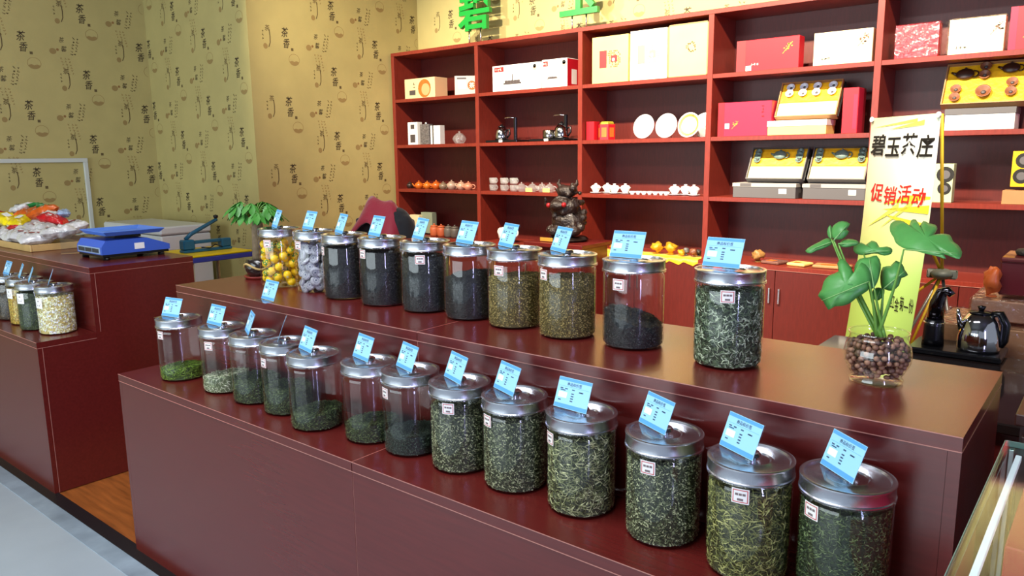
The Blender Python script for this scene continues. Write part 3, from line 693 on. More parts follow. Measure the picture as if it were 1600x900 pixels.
for a in ((.03, .10, .055, .125, M_WHITE), (.02, .10, .138, .150, M_CHAR)): MB().box(a[0], a[1], -.0008, 0, a[2], a[3]).obj('front_print', a[4], t)
disc_print(t, .148, .085, .038, M_ORANGE); vs, fs = glyph('茶', .05, 0, .01); b = MB(); b.add(vs, fs, 0, frame_mx(Vector((.148, -.002, .085)), (1, 0, 0), (0, 0, 1))); b.obj('printed_mark', M_WHITE, t)

def set_art(t, W, H, fx, fz, s):
    b = MB(); b.box(fx * W - s, fx * W + s, -.0012, 0, fz * H - s * .25, fz * H - s * .1)
    for k in range(5): b.lathe([(s * .16, 0), (s * .19, s * .12), (s * .13, s * .2)], 8, 0, T((fx * W + (k - 2) * s * .34, -.001, fz * H - s * .1)) @ Matrix.Diagonal((1, .01, 1, 1)))
    b.box(fx * W - s * .05, fx * W + s * .05, -.0012, 0, fz * H, fz * H + s * .6); return b.obj('printed_picture', M_CHAR, t)
for (u0, u1, vt, vb, lab, sd) in ((770, 845, 100, 145, 'white appliance carton with a tea set picture and red corner badge', None), (847, 886, 92, 140, 'white appliance carton with a red side panel, against the upright', M_RED)):
    t, W, H = gift('appliance_carton', lab, u0, u1, vt, vb, S1, .20, M_WHITE, .02, [(.04, .24, .76, .94, M_REDINK)], sd)
    set_art(t, W, H, -.08, .36, .075 * W / .4 if sd is None else .05); disc_print(t, W * .38, H * .78, H * .09, M_SKIN); disc_print(t, W * .38, H * .86, H * .08, M_INK)
    disc_print(t, W * .25, H * .42, H * .06, M_CREAM); script_marks(t, -W * .42, H * .84, 3, .02, M_WHITE, y=-.0018)
    if sd:
        b = MB(); b.box(W / 2 + .0008, W / 2 + .0014, .06, .13, .02, H * .62); b.obj('side_patch', M_WHITE, t)
for k, (u0, u1, vt, vb, lab, m, two) in enumerate(((925, 981, 56, 133, 'tall pale yellow gift box with a maroon lattice print', M_YELLOWC, M_MARO), (984, 1041, 46, 128, 'tall white gift box with a pink lattice print', mat('ivory_card', S(240, 230, 208), .5), M_PINKL), (1043, 1105, 36, 122, 'tall yellow gift box with brown edges and a round seal', M_YELLOWC, None))):
    t, W, H = gift('tall_gift_box', lab, u0, u1, vt, vb, S1, .10, m, .03 + .004 * k)
    if two:
        MB().box(-W * .29, -W * .09, -.0012, 0, H * .33, H * .70).obj('front_print', two, t)
        b = MB(); r2 = random.Random(5)
        for i in range(9):
            for j in range(9):
                if r2.random() < .62: x, z = -W * .06 + i * W * .04, H * .33 + j * H * .041; b.box(x, x + W * .028, -.0012, 0, z, z + H * .028)
        b.obj('lattice_print', M_BROWNP if two is M_MARO else M_YELLOWC, t); MB().box(W * .03, W * .2, -.0016, 0, H * .44, H * .58).obj('front_print', two, t); disc_print(t, W * .1, H * .49, H * .035, M_WHITE, -.002)
    else:
        b = MB(); r2 = random.Random(9)
        for i in range(26):
            a = i * .24; q = W * .13 * r2.uniform(.55, 1); b.box(W * .08 + q * math.cos(a * 4) - .004, W * .08 + q * math.cos(a * 4) + .004, -.0012, 0, H * .55 + q * math.sin(a * 4) - .004, H * .55 + q * math.sin(a * 4) + .004)
        b.obj('seal_print', M_BROWNP, t); b = MB()
        for a in ((-W / 2, -W / 2 + .008, 0, H), (W / 2 - .008, W / 2, 0, H), (-W / 2, W / 2, 0, .008), (-W / 2, W / 2, H - .008, H)): b.box(a[0], a[1], -.0012, .0, a[2], a[3])
        b.obj('edge_print', M_CARTON, t)
t, W, H = gift('flat_gift_box', 'wide red gift box with a gold blossom, over the crimson box', 1150, 1247, 60, 113, S1, .09, M_RED, .03, [(0, .15, 0, 1, M_MARO)]); blossom(t, W * .33, H * .68, .03, M_GOLD); script_marks(t, -W * .24, H * .2, 3, .016, M_WHITE); MB().box(-W * .34, -W * .25, -.0016, 0, .004, .035).obj('price_sticker', M_WHITE, t)
t, W, H = gift('flat_gift_box', 'wide cream gift box with a brown blossom, beside the red one', 1270, 1361, 48, 103, S1, .09, mat('cream_box', S(236, 220, 178), .5), .03); blossom(t, W * .36, H * .70, .03, M_BROWNP, 3); script_marks(t, -W * .34, H * .2, 3, .016, M_INK)
t, W, H = gift('flat_gift_box', 'red gift box in crinkled clear plastic behind the banner top', 1397, 1464, 38, 93, S1, .08, M_RED, .03, wrap=True)
t, W, H = gift('flat_gift_box', 'cream gift box in clear plastic with a dark blossom', 1480, 1566, 28, 88, S1, .08, mat('cream_box', S(236, 220, 178), .5), .03, wrap=True); blossom(t, W * .38, H * .70, .03, M_BROWNP, 4); script_marks(t, -W * .34, H * .2, 3, .016, M_INK)
t, W, H = gift('flat_gift_box', 'red gift box with a gold emblem at the far top shelf end', 1574, 1640, 8, 80, S1, .09, M_RED, .02, [(0, .18, 0, 1, M_PINKR)]); blossom(t, 0, H * .42, .025, M_GOLD, 6)

# second row
gift('narrow_box', 'narrow white box with a teapot picture on its front', 638, 653, 191, 228, S2, .06, M_WHITE, .03, [(.25, .75, .1, .45, M_CHAR), (.3, .7, .7, .9, M_CHAR)])
t, W, H = gift('patterned_pouch', 'dark silvery patterned pouch between two white boxes', 657, 671, 194, 228, S2, .05, mat('silver_pouch', S(120, 116, 118), .3, metal=.4, var=.5, vscale=60, bump=.6, bscale=60), .035, cat='pouch', group='small packs on the second shelf')
MB().ball((0, .025, H + .008), .016, 10).obj('gathered_neck', M_STEEL, t, True)
gift('narrow_box', 'narrow white box with a grey stripe', 673, 688, 196, 227, S2, .06, M_WHITE, .03, [(.2, .35, 0, 1, M_GREY)])
def lathe_obj(name, prof, m, parent, n=20, loc=None, smooth=True): return MB().lathe(prof, n).obj(name, m, parent, smooth, loc=loc)
def teapot(px, zs, s, mb_, ml, label, group, dy=.12, rz=0, cat='teapot', vb=None):
    x = aty(px, vb or 300, YS + dy).x; t = thing('teapot', label, cat, (x, YS + dy, zs + .0145), rz, group)
    lathe_obj('body', [(0, 0), (.026 * s, 0), (.030 * s, .004 * s), (.043 * s, .022 * s), (.045 * s, .034 * s), (.036 * s, .052 * s), (.024 * s, .058 * s), (0, .058 * s)], mb_, t)
    l = lathe_obj('lid', [(.027 * s, .0585 * s), (.024 * s, .064 * s), (.010 * s, .068 * s), (0, .0685 * s)], ml, t); lathe_obj('knob', [(.004 * s, .068 * s), (.008 * s, .074 * s), (.006 * s, .080 * s), (0, .081 * s)], ml, l, 12)
    MB().tube([(-.040 * s, 0, .022 * s), (-.058 * s, 0, .034 * s), (-.070 * s, 0, .052 * s)], [.010 * s, .007 * s, .005 * s], 10).obj('spout', mb_, t, True)
    MB().tube([(.040 * s + .030 * s * math.sin(a), 0, .030 * s + .020 * s * math.cos(a)) for a in [PI * k / 8 for k in range(9)]], .0045 * s, 8).obj('handle', mb_, t, True); return t
teapot(718, S2, 1.35, M_TGLASS, M_TGLASS, 'round clear glass teapot beside the striped white box', 'glassware', .12, 2.6, vb=225)
def kettle_set(px, v, label, two):
    c = aty(px, v, YS + .13); t = thing('kettle_set', label, 'kettle', (c.x, YS + .13, S2 + .0145), 0, 'electric kettle sets')
    MB().box(-.19, .15, -.10, .10, 0, .02, bev=.005).obj('base_tray', M_BLACK, t)
    MB().box(-.04, .0, -.1014, -.1002, .002, .020).obj('control_label', M_WHITE, t)
    k = thing('pot', None, None); C.objects.unlink(k)
    x = -.09 if not two else .06
    p = MB().lathe([(0, .021), (.056, .021), (.060, .03), (.062, .055), (.054, .10), (.036, .125), (.03, .128), (0, .128)], 24, 0, T((x, 0, 0))).obj('kettle_body', M_CHROME, t, True)
    MB().lathe([(.032, .1285), (.028, .138), (.010, .142), (.010, .152), (0, .153)], 18, 0, T((x, 0, 0))).obj('kettle_lid', M_BLACK, p, True)
    MB().tube([(x + .055, 0, .10), (x + .085, 0, .11), (x + .088, 0, .07), (x + .06, 0, .04)], .008, 8).obj('kettle_handle', M_BLACK, p, True)
    ax = .06 if not two else -.06
    if two:
        MB().lathe([(0, .021), (.052, .021), (.055, .03), (.055, .085), (.05, .09), (0, .09)], 24, 0, T((ax, 0, 0))).obj('warming_pot', mat('tinted_steel', S(150, 146, 140), .2, metal=1), t, True)
    px_ = ax if not two else .10
    MB().box(px_ - .012, px_ + .012, -.012, .012, .0205, .205, bev=.003).obj('pump_column', M_BLACK, t)
    MB().tube([(px_, 0, .200), (px_ - .06, 0, .206), (px_ - .11, 0, .204), (px_ - .115, 0, .196)], .006, 8).obj('pump_spout', M_CHROME, t, True)
kettle_set(797, 222, 'chrome kettle with a black pump column on a tray, beside the glass teapot', False)
kettle_set(868, 220, 'chrome kettle and warming pot on a black tray, by the upright', True)
gift('tea_caddy_box', 'small plain red box in front of the upright, beside the red tin', 916, 928, 190, 220, S2, .08, M_RED, .05)
c = aty(948, 219, YS + .1); t = thing('hexagonal_tin', 'red hexagonal tea tin with a yellow-green top', 'tin', (c.x, c.y, S2 + .0145), .2)
MB().lathe([(.066, 0), (.066, .112), (.064, .114), (0, .114)], 6).obj('tin_body', M_RED, t); MB().lathe([(.055, .1145), (.055, .126), (.045, .135), (0, .138)], 6).obj('tin_lid', mat('lime_lid', S(150, 140, 40), .4), t)
for k in range(6):
    a = k * PI / 3 + PI / 6; MB().box(-.020, .020, -.0012, 0, .02, .09, 0, T((.0578 * math.cos(a), .0578 * math.sin(a), 0)) @ RZ(a + PI / 2)).obj('side_print', M_ORANGE, t)
M_PLATEA = mat('floral_print', S(222, 150, 70), .4, var=.5, vscale=30)
for k, (px, w_, lab, deco) in enumerate(((1007, 35, 'white round plate propped upright, beside the red tin', 0), (1042, 37, 'white round plate propped upright between two plates', 0), (1077, 33, 'propped round plate with orange floral decoration', 1), (1101, 33, 'propped white plate tucked behind the upright', 0))):
    c = aty(px, 219, YS + (.10 + .012 * k if k < 3 else .245)); r = .088; t = thing('display_plate', lab, 'plate', (c.x, c.y, S2 + .0147), math.radians(-4), 'plates on the second shelf')
    mx = RX(math.radians(78)); mx = T((0, 0, r * math.sin(math.radians(78)))) @ mx
    MB().lathe([(0, 0), (.05, .0), (.054, .004), (r, .014), (r, .016), (.052, .0065), (0, .004)], 32, 0, mx).obj('plate', M_PORC, t, True)
    MB().tube([(0, .012, .0030), (0, .06, .0030), (0, .05, .07)], .0025, 6).obj('wire_stand', M_STEEL, t, True)
    if deco: MB().shell([(.030, .0050), (.045, .0055)], 20, 0, mx).shell([(.060, .0095), (.078, .0143)], 26, 0, mx).obj('floral_band', M_PLATEA, t, True)
t, W, H = gift('flat_gift_box', 'crimson gift box with a gold emblem, beside the open cup set', 1121, 1204, 159, 215, S2, .09, M_PINKR, .03, [(0, .12, 0, 1, M_RED)]); blossom(t, -W * .16, H * .35, .022, M_GOLD, 8); script_marks(t, W * .34, H * .86, 4, .018, M_MARO, True); MB().box(-W * .36, -W * .28, -.0016, 0, .05, .085).obj('price_sticker', M_WHITE, t)
t, W, H = gift('flat_gift_box', 'crimson gift box turned sideways, beside the open cup set', 1314, 1338, 137, 209, S2, .16, M_RED, .05, [(.7, .95, .1, .85, M_PINKR)], M_PINKR)
t, W, H = gift('base_box', 'closed cream box with a white lid under the open cup set', 1199, 1290, 188, 212, S2, .17, M_YELLOWC, .02)
MB().box(-W / 2 - .003, W / 2 + .003, -.003, .173, H * .62, H + .001).obj('box_lid', M_WHITE, t); baseA = (t, W, H)
def open_set(label, px, zb, dy, W, Hh, ang, box_m, items, white_low=True, group='open tea set gift boxes', vb=190):
    c = aty(px, vb, YS + dy); t = thing('open_gift_box', label, 'gift set', (c.x, c.y, zb), 0, group)
    R = RX(math.radians(ang)); D = .055
    # local tray: x width, y height, z toward the viewer; hinge line on the lower front edge
    def loc(x, y, z): return R @ Vector((x, y, z))
    low = min(loc(0, 0, 0).z, loc(0, 0, -D).z); off = T((0, 0, -low + .0006)); mx = off @ R
    b = MB(); b.box(-W / 2, W / 2, 0, Hh, -D, -D + .006, 0, mx)
    for q in ((-W / 2, -W / 2 + .006, 0, Hh), (W / 2 - .006, W / 2, 0, Hh), (-W / 2 + .006, W / 2 - .006, 0, .006), (-W / 2 + .006, W / 2 - .006, Hh - .006, Hh)): b.box(q[0], q[1], q[2], q[3], -D + .006, 0, 0, mx)
    b.obj('tray', box_m, t)
    MB().box(-W / 2 + .007, W / 2 - .007, (.42 * Hh if white_low else .007), Hh - .007, -D + .007, -.012, 0, mx, bev=.004).obj('satin_lining', M_SATIN, t)
    if white_low: MB().box(-W / 2 + .007, W / 2 - .007, .007, .415 * Hh, -D + .007, -.008, 0, mx, bev=.004).obj('satin_flap', mat('pale_satin', S(240, 224, 150), .4, bump=.2, bscale=30), t)
    b = MB(); b.box(W / 2 + .004, W / 2 + .012, -.0, Hh * .96, -D, -.02, 0, mx); b.obj('open_lid', M_BLACK, t)
    wm = T(t.location) @ mx
    for (kind, fx, fy, s, m, lab) in items:
        o = thing('tea_cup' if kind == 'cup' else 'teapot', lab, 'cup' if kind == 'cup' else 'teapot', (0, 0, 0), 0, 'pieces lying in open tea sets')
        o.matrix_world = wm @ T((fx * W, fy * Hh, -.0118))
        if kind == 'cup': MB().lathe([(0, 0), (.012 * s, 0), (.024 * s, .012 * s), (.026 * s, .018 * s), (.022 * s, .017 * s), (.010 * s, .006 * s), (0, .005 * s)], 16).obj('bowl', m, o, True); MB().lathe([(.009 * s, .0062 * s), (.006 * s, .010 * s), (0, .0105 * s)], 10).obj('inner_mark', M_CHAR, o, True)
        else:
            MB().ball((0, 0, .011 * s), .03 * s, 16, sz=(1.15, .85, .36)).obj('body', m, o, True); MB().tube([(-.03 * s, 0, .008 * s), (-.05 * s, .012 * s, .008 * s)], [.007 * s, .004 * s], 8).obj('spout', m, o, True)
            MB().tube([(.03 * s + .018 * s * math.sin(a), .016 * s * math.cos(a), .008 * s) for a in [PI * k / 6 for k in range(7)]], .003 * s, 6).obj('handle', m, o, True); MB().ball((0, .026 * s, .010 * s), .006 * s, 8).obj('knob', m, o, True)
    return t
M_BLUEW = mat('blue_white_porcelain', S(206, 212, 222), .2, var=.25, vscale=80); M_CELA = mat('celadon_glaze', S(96, 118, 112), .3, var=.2, vscale=40); M_CLAY = mat('brown_clay', S(120, 72, 44), .4); M_DCLAY = mat('dark_clay', S(52, 30, 20), .35)
zA = S2 + .0145 + baseA[2] + .0012
items = [('cup', -.33 + .22 * i if i < 3 else .36, .84 - .18 * j, 1.0, M_BLUEW, 'blue-white cup in the eight-cup gift set') for i in range(4) for j in range(2)]
open_set('open gift box of eight blue-white cups in yellow satin', 1256, zA, .05, .38, .25, 62, M_CARTON, items)
for px, dyy, lab in ((1205, .05, 'beside the upright'), (1314, .05, 'half behind the banner')):
    xa = aty(px - 60, 300, YS + .02).x; xb = aty(px + 38, 300, YS + .02).x
    t = thing('base_box', f'closed dark grey box with a white lid edge, {lab}', 'box', ((xa + xb) / 2, YS + .02, S3 + .0145), 0, 'gift boxes on the shelves'); W = xb - xa
    MB().box(-W / 2, W / 2, 0, .20, 0, .072, bev=.002).obj('carton', M_GREY, t); MB().box(-W / 2 - .003, W / 2 + .003, -.003, .203, .0725, .096).obj('box_lid', mat('silver_lid', S(170, 166, 160), .4), t); MB().box(W * .24, W * .36, -.0012, 0, .03, .062).obj('price_sticker', M_WHITE, t)
    MB().box(-W * .38, -W * .2, -.0042, -.003, .075, .095).obj('lid_mark', M_GREY, t)
    its = [('pot', 0.02, .74, 1.25, M_CELA, f'celadon teapot in the grey open set {lab}')] + [('cup', sx * .37, fy, .9, M_CELA, f'celadon cup in the open set {lab}') for sx in (-1, 1) for fy in (.84, .72, .60)]
    open_set(f'open gift box with a celadon tea set in satin, {lab}', px + (2 if px < 1300 else -10), S3 + .0145 + .0972, .045, (.37 if px < 1300 else .345), .235, 60, M_GREY, its, vb=290)
# right-hand bay
xa, xb = aty(1475, 203, YS + .02).x, aty(1584, 203, YS + .02).x; W = xb - xa
t = thing('base_box', 'closed white and grey box under the brown clay tea set', 'box', ((xa + xb) / 2, YS + .02, S2 + .0145), 0, 'gift boxes on the shelves'); MB().box(-W / 2, W / 2, 0, .2, 0, .085, bev=.002).obj('carton', M_WHITE, t); MB().box(-W / 2 - .003, W / 2 + .003, -.003, .203, .0855, .118).obj('box_lid', M_GREY, t)
its = [('pot', -.26, .72, 1.35, M_DCLAY, 'dark clay teapot lying in the brown tea set'), ('pot', .28, .80, 1.25, M_DCLAY, 'dark clay pitcher lying by the satin corner')] + [('cup', fx, fy, 1.1, M_CLAY, 'brown clay cup lying in the satin-lined set') for fx, fy in ((-.02, .88), (-.02, .68), (-.34, .36), (-.34, .16), (.32, .46), (.32, .24))] + [('cup', 0, .26, 1.5, M_CLAY, 'larger brown clay bowl in the middle of the set')]
open_set('open gift box with a brown clay tea set in bright satin', 1531, S2 + .0145 + .1192, .05, .40, .262, 61, M_CARTON, its, False, vb=185)
def panel_box(label, u0, u1, vt, vb, zs, m, circ, dy=.05):
    t, W, H = gift('tea_sample_box', label, u0, u1, vt, vb, zs, .08, m, dy)
    for fx, fz, r in circ: disc_print(t, fx * W, fz * H, r, M_INK, -.0012); disc_print(t, fx * W, fz * H, r * .55, M_GREY, -.0018)
    return t
panel_box('green and white box with round dark pictures, beside the banner pole', 1455, 1486, 256, 315, S3, mat('sage_card', S(190, 204, 160), .5), ((.1, .72, .045), (.1, .36, .035)))
panel_box('yellow box with round dark pictures at the shelf end', 1578, 1625, 236, 290, S3 + .094, M_SATIN, ((-.1, .74, .04), (-.15, .3, .04)))
gift('base_box', 'plain brown carton under the yellow box at the shelf end', 1564, 1630, 298, 320, S3, .15, M_CARTON, .03)

# third row: teapots, glassware, porcelain
cl = lambda n, c: mat(n, S(*c), .3)
for px, s, col, lab, rz in ((641, .80, (54, 40, 34), 'small dark clay teapot nearest the papered wall', 0), (655, .92, (206, 104, 28), 'orange clay teapot beside the dark one', .5), (668, .88, (214, 116, 34), 'orange clay teapot in the middle of the orange ones', .2), (682, 1.0, (204, 96, 30), 'larger orange clay teapot beside the grey-brown one', .3), (693, .9, (128, 108, 88), 'small grey-brown teapot beside the orange ones', -.2), (706, 1.05, (176, 150, 132), 'beige round teapot, first after the grey-brown one', .2), (721, 1.0, (190, 152, 130), 'pinkish beige teapot between two beige ones', .1), (732, .95, (196, 130, 104), 'terracotta pink teapot nearest the first upright', .3)):
    teapot(px, S3, s, cl('pot_%d_%d_%d' % col, col), cl('pot_%d_%d_%d' % col, col), lab, 'clay teapots on the third shelf', .08 + .06 * (px % 3) / 2, rz)
def glass_cup(px, s, label, dy, stack=1, vb=302):
    x = aty(px, vb, YS + dy).x
    for k in range(stack):
        t = thing('glass_cup', label + (' on top of another' if k else ''), 'glass', (x, YS + dy, S3 + .0147 + k * .055 * s), 0, 'glassware on the third shelf')
        MB().lathe([(0, .0), (.022 * s, 0), (.030 * s, .006 * s), (.033 * s, .050 * s), (.031 * s, .050 * s), (.028 * s, .010 * s), (0, .008 * s)], 20).obj('glass_bowl', M_TGLASS, t, True)
        MB().tube([(.032 * s + .016 * s * math.sin(a), 0, .028 * s + .014 * s * math.cos(a)) for a in [PI * j / 6 for j in range(7)]], .003 * s, 6).obj('handle', M_TGLASS, t, True)
for px, lab in ((771, 'clear glass cup beside the upright'), (788, 'clear glass cup, second along'), (803, 'clear glass cup, third along')): glass_cup(px, 1.05, lab, .06, 2)
for px, lab, y_ in ((815, 'small clear glass teapot beside the stacked cups', 0), (832, 'clear glass teapot with a yellow carton wrap', 1), (847, 'clear glass teapot between two yellow wraps', 0), (859, 'clear glass teapot with a yellow wrap by the carving', 1)):
    t = teapot(px, S3, .95, M_TGLASS, M_TGLASS, lab, 'glassware on the third shelf', .06)
    if y_: MB().box(-.034, .034, -.05, -.049, .002, .032).obj('yellow_wrap', M_YELLOWC, t)
def gaiwan(px, label, dy=.07, s=1.0):
    x = aty(px, 306, YS + dy).x; t = thing('gaiwan', label, 'covered cup', (x, YS + dy, S3 + .0147), 0, 'white porcelain on the third shelf')
    lathe_obj('saucer', [(0, 0), (.022 * s, 0), (.045 * s, .009 * s), (.044 * s, .011 * s), (.018 * s, .004 * s), (0, .004 * s)], M_PORC, t); lathe_obj('cup', [(.015 * s, .005 * s), (.018 * s, .010 * s), (.035 * s, .036 * s), (.042 * s, .050 * s), (.040 * s, .050 * s), (0, .03 * s)], M_PORC, t)
    l = lathe_obj('lid', [(.036 * s, .049 * s), (.030 * s, .060 * s), (.012 * s, .066 * s), (0, .067 * s)], M_PORC, t); lathe_obj('knob', [(.006 * s, .066 * s), (.012 * s, .074 * s), (.008 * s, .076 * s), (0, .075 * s)], M_PORC, l, 14)
    MB().shell([(.0335 * s, .0332 * s), (.0385 * s, .0428 * s)], 7).obj('blue_motif', M_BLUEW, t, True)
for px, dy, lab in ((931, .06, 'white covered cup nearest the carving'), (949, .13, 'white covered cup set back behind its neighbours'), (960, .05, 'white covered cup in front of the set-back one'), (977, .08, 'white covered cup beside the row of small cups'), (1054, .06, 'white covered cup after the row of small cups'), (1071, .10, 'white covered cup between two covered cups'), (1084, .05, 'white covered cup nearest the second plain upright')): gaiwan(px, lab, dy, 1.02)
for k, px in enumerate((988, 997, 1006, 1015, 1024, 1033, 1041)):
    x = aty(px, 306, YS + .05 + .02 * (k % 2)).x; t = thing('tea_cup', 'small white porcelain cup in the row between the covered cups', 'cup', (x, YS + .05 + .02 * (k % 2), S3 + .0147), 0, 'small porcelain cups')
    lathe_obj('bowl', [(0, 0), (.012, 0), (.013, .004), (.028, .024), (.026, .024), (.010, .006), (0, .006)], M_PORC, t, 16); MB().lathe([(.011, -.0001), (.0125, .003), (.0128, .0031), (.0124, .0001)], 14).obj('foot_ring', M_BLUEW, t)
# bottom row, standing on the cupboard tops
gift('narrow_box', 'small pale box behind the draped jacket', 641, 656, 336, 372, ZB, .06, M_CREAM, .10); gift('narrow_box', 'small grey-green box behind the clay pots', 659, 676, 332, 372, ZB, .06, mat('greygreen', S(140, 150, 128), .5), .14)
for px, col, lab in ((679, (190, 96, 56), 'terracotta pot with lid behind the price card'), (690, (182, 88, 52), 'terracotta pot beside the grey jars'), (701, (96, 90, 84), 'grey clay jar beside the terracotta pots'), (711, (88, 80, 74), 'grey clay jar nearest the upright')):
    x = aty(px, 372, YS + .06).x; t = thing('clay_jar', lab, 'jar', (x, YS + .06, ZB + .0004), 0, 'clay jars on the cupboard top'); m = mat('clay_%d' % col[0], S(*col), .5, var=.1)
    lathe_obj('body', [(0, 0), (.032, 0), (.040, .02), (.042, .07), (.034, .09), (0, .09)], m, t); l = lathe_obj('lid', [(.036, .0905), (.034, .10), (.010, .106), (0, .107)], m, t); lathe_obj('knob', [(.006, .106), (.010, .116), (0, .12)], m, l, 10)
x = aty(794, 385, YS + .06).x; t = thing('porcelain_pot', 'white two-handled porcelain pot behind a price card', 'pot', (x, YS + .06, ZB + .0004))
lathe_obj('body', [(0, 0), (.05, 0), (.08, .04), (.085, .08), (.07, .12), (.05, .13), (0, .13)], M_PORC, t)
for s in (-1, 1): MB().tube([(s * (.080 + .028 * math.sin(a)), 0, .085 + .03 * math.cos(a)) for a in [PI * k / 8 for k in range(9)]], .007, 8).obj('handle', M_PORC, t, True)
# yellow cloth with ornaments
xa, xb = aty(930, 395, YS).x, aty(1096, 402, YS).x
N = 24; vs = []; fs = []
for i in range(N + 1):
    for j in range(5):
        x = xa + (xb - xa) * i / N; y = YS - .05 + .18 * j / 4
        z = ZB + .003 + .004 * abs(noise.noise((x * 12, y * 12, 0)))
        if j == 0: y -= .004; z = ZB - .022 - .012 * (i % 3)
        if j == 1: y = YS - .0555; z = ZB + .003
        vs.append((x, y, z))
for i in range(N):
    for j in range(4): a = i * 5 + j; fs.append((a, a + 5, a + 6, a + 1))
b = MB(); b.add(vs, fs); o = b.obj('yellow_cloth', M_SATIN, None, True); tag(o, 'yellow satin cloth spread on the cupboard top under small ornaments', 'cloth')
M_GOLDC = mat('gilt_ornament', S(210, 160, 40), .35, metal=.4, bump=.5, bscale=80); M_STONE = mat('brown_stone', S(120, 74, 52), .45, var=.3, vscale=40, bump=.4, bscale=60)
def lump(name, label, px, vb, dy, sx, sy, sz, m, seed, cat='ornament', zs=ZB + .0095, group='ornaments on the cupboard top'):
    x = aty(px, vb, YS + dy).x; b = MB(); b.ball((0, 0, sz), 1, 14, sz=(sx, sy, sz))
    b.v = [tuple(Vector(v) * 1 + Vector((v[0], v[1], v[2] - sz)).normalized() * (.9 * min(sx, sz)) * noise.noise((v[0] * 45 + seed, v[1] * 45, v[2] * 45))) for v in b.v]
    mz = min(v[2] for v in b.v); b.v = [(x_, y_, z_ - mz) for x_, y_, z_ in b.v]
    t = thing(name, label, cat, (x, YS + dy, zs), 0, group); b.obj('carving', m, t, True); MB().lathe([(sx * .6, -.0008), (sx * .66, .002), (sx * .6, .004)], 12).obj('foot', m, t); return t
lump('ornament', 'small gilt ornament at the end of the yellow cloth by the carving', 962, 390, .05, .045, .03, .024, M_GOLDC, 1)
lump('ornament', 'gilt animal ornament in the middle of the yellow cloth', 1026, 390, .06, .045, .035, .034, M_GOLDC, 2); lump('ornament', 'gilt coiled ornament beside the gilt animal', 1048, 392, .07, .045, .035, .032, M_GOLDC, 3); lump('ornament', 'small gilt nugget near the brown stones', 1064, 395, .04, .025, .025, .02, M_GOLDC, 8)
lump('ornament', 'grey stone ornament beside the gilt nugget', 1072, 393, .08, .022, .02, .02, mat('grey_stone', S(92, 92, 92), .5, var=.3, vscale=40), 4); lump('ornament', 'reddish stone ornament at the cloth end', 1083, 395, .05, .026, .02, .022, M_STONE, 5); lump('ornament', 'dark stone ornament against the upright', 1092, 395, .09, .018, .02, .018, mat('dark_stone', S(60, 56, 56), .5), 6)
lump('ornament', 'brown carved ornament right of the upright, behind the big leaf jar', 1185, 392, .08, .036, .03, .034, mat('ochre_carving', S(150, 110, 60), .4, bump=.4, bscale=60), 7, zs=ZB + .001)
for px, w_, m, lab, z_ in ((1208, .13, mat('clear_pack', S(120, 84, 76), .25), 'flat wrapped packet on the cupboard top beside the brown carving', 0), (1248, .12, M_YELLOWC, 'flat yellow packet on the cupboard top', 0), (1300, .22, M_CARTON, 'flat wooden tray with orange packets on the cupboard top', 0)):
    x = aty(px, 402, YS + .05).x; t = thing('flat_packet', lab, 'packet', (x, YS + .06, ZB + .0005), rnd.uniform(-.3, .3), 'flat packets on the cupboard top')
    MB().box(-w_ / 2, w_ / 2, -.05, .08, 0, .02, bev=.006).obj('packet', m, t); MB().box(-w_ * .3, w_ * .1, -.03, .03, .0201, .0208).obj('printed_patch', M_ORANGE, t)

# green sign letters on the shelf top
M_SIGN = mat('green_sign', S(0, 146, 50), .4, coat=.3)
for ch, px, lab in (('碧', 742, 'green three-dimensional sign character on chrome legs over the first upright'), ('玉', 905, 'green three-dimensional sign character on chrome legs over the second upright')):
    x = aty(px, 45, YS + .17).x; t = thing('sign_letter', lab, 'sign', (x, YS + .17, ZT + .0147), 0, 'sign letters on the shelf top')
    vs, fs = glyph(ch, .37, .05, .022); b = MB(); z0 = min(v[1] for v in vs)
    b.add(vs, fs, 0, frame_mx(Vector((0, 0, .125 - z0)), (1, 0, 0), (0, 0, 1))); b.obj('letter', M_SIGN, t)
    for s in (-.065, .065): MB().tube([(s, 0, 0), (s, 0, .165)], .007, 10).obj('leg', M_CHROME, t, True)

# ================================================================== plant in a glass bowl on the upper tier
bp = atz(1368, 594, ZU); bx, by = bp.x, bp.y; BS = .90
bowl = thing('glass_bowl', 'round glass bowl of brown clay pebbles at the end of the counter', 'bowl', (bx, by, ZU))
MB().shell([(.0005, .004), (.050, .003), (.053, .0), (.054, .006), (.049, .013), (.056, .024), (.066, .044), (.0685, .060), (.065, .080), (.058, .094), (.057, .100), (.0595, .107), (.061, .109)], 48).obj('bowl_glass', M_CGLASS, bowl, True)
bowl.scale = (BS, BS, BS)
MB().tube([(.060 * math.cos(a), .060 * math.sin(a), .1085) for a in [2 * PI * k / 48 for k in range(49)]], .0018, 8).obj('rim', M_CGLASS, bowl, True)
rr = random.Random(21); b = MB(); pts = []
prof = lambda z: .045 + .022 * math.sin(max(0, min(1, (z - .012) / .085)) * PI * .95)
tries = 0
while len(pts) < 330 and tries < 30000:
    tries += 1; z = rr.uniform(.018, .092); R = prof(z) - .008; a = rr.uniform(0, 6.283); h = R * (1 if rr.random() < .7 else math.sqrt(rr.random())); p = Vector((h * math.cos(a), h * math.sin(a), z))
    if h < .016 and z > .03: continue
    if all((p - q).length > .0108 for q in pts): pts.append(p)
for p in pts: b.ball(p, .0064, 8, rr.choice((0, 0, 1, 2)), sz=(rr.uniform(.85, 1.1), rr.uniform(.85, 1.1), rr.uniform(.75, 1)))
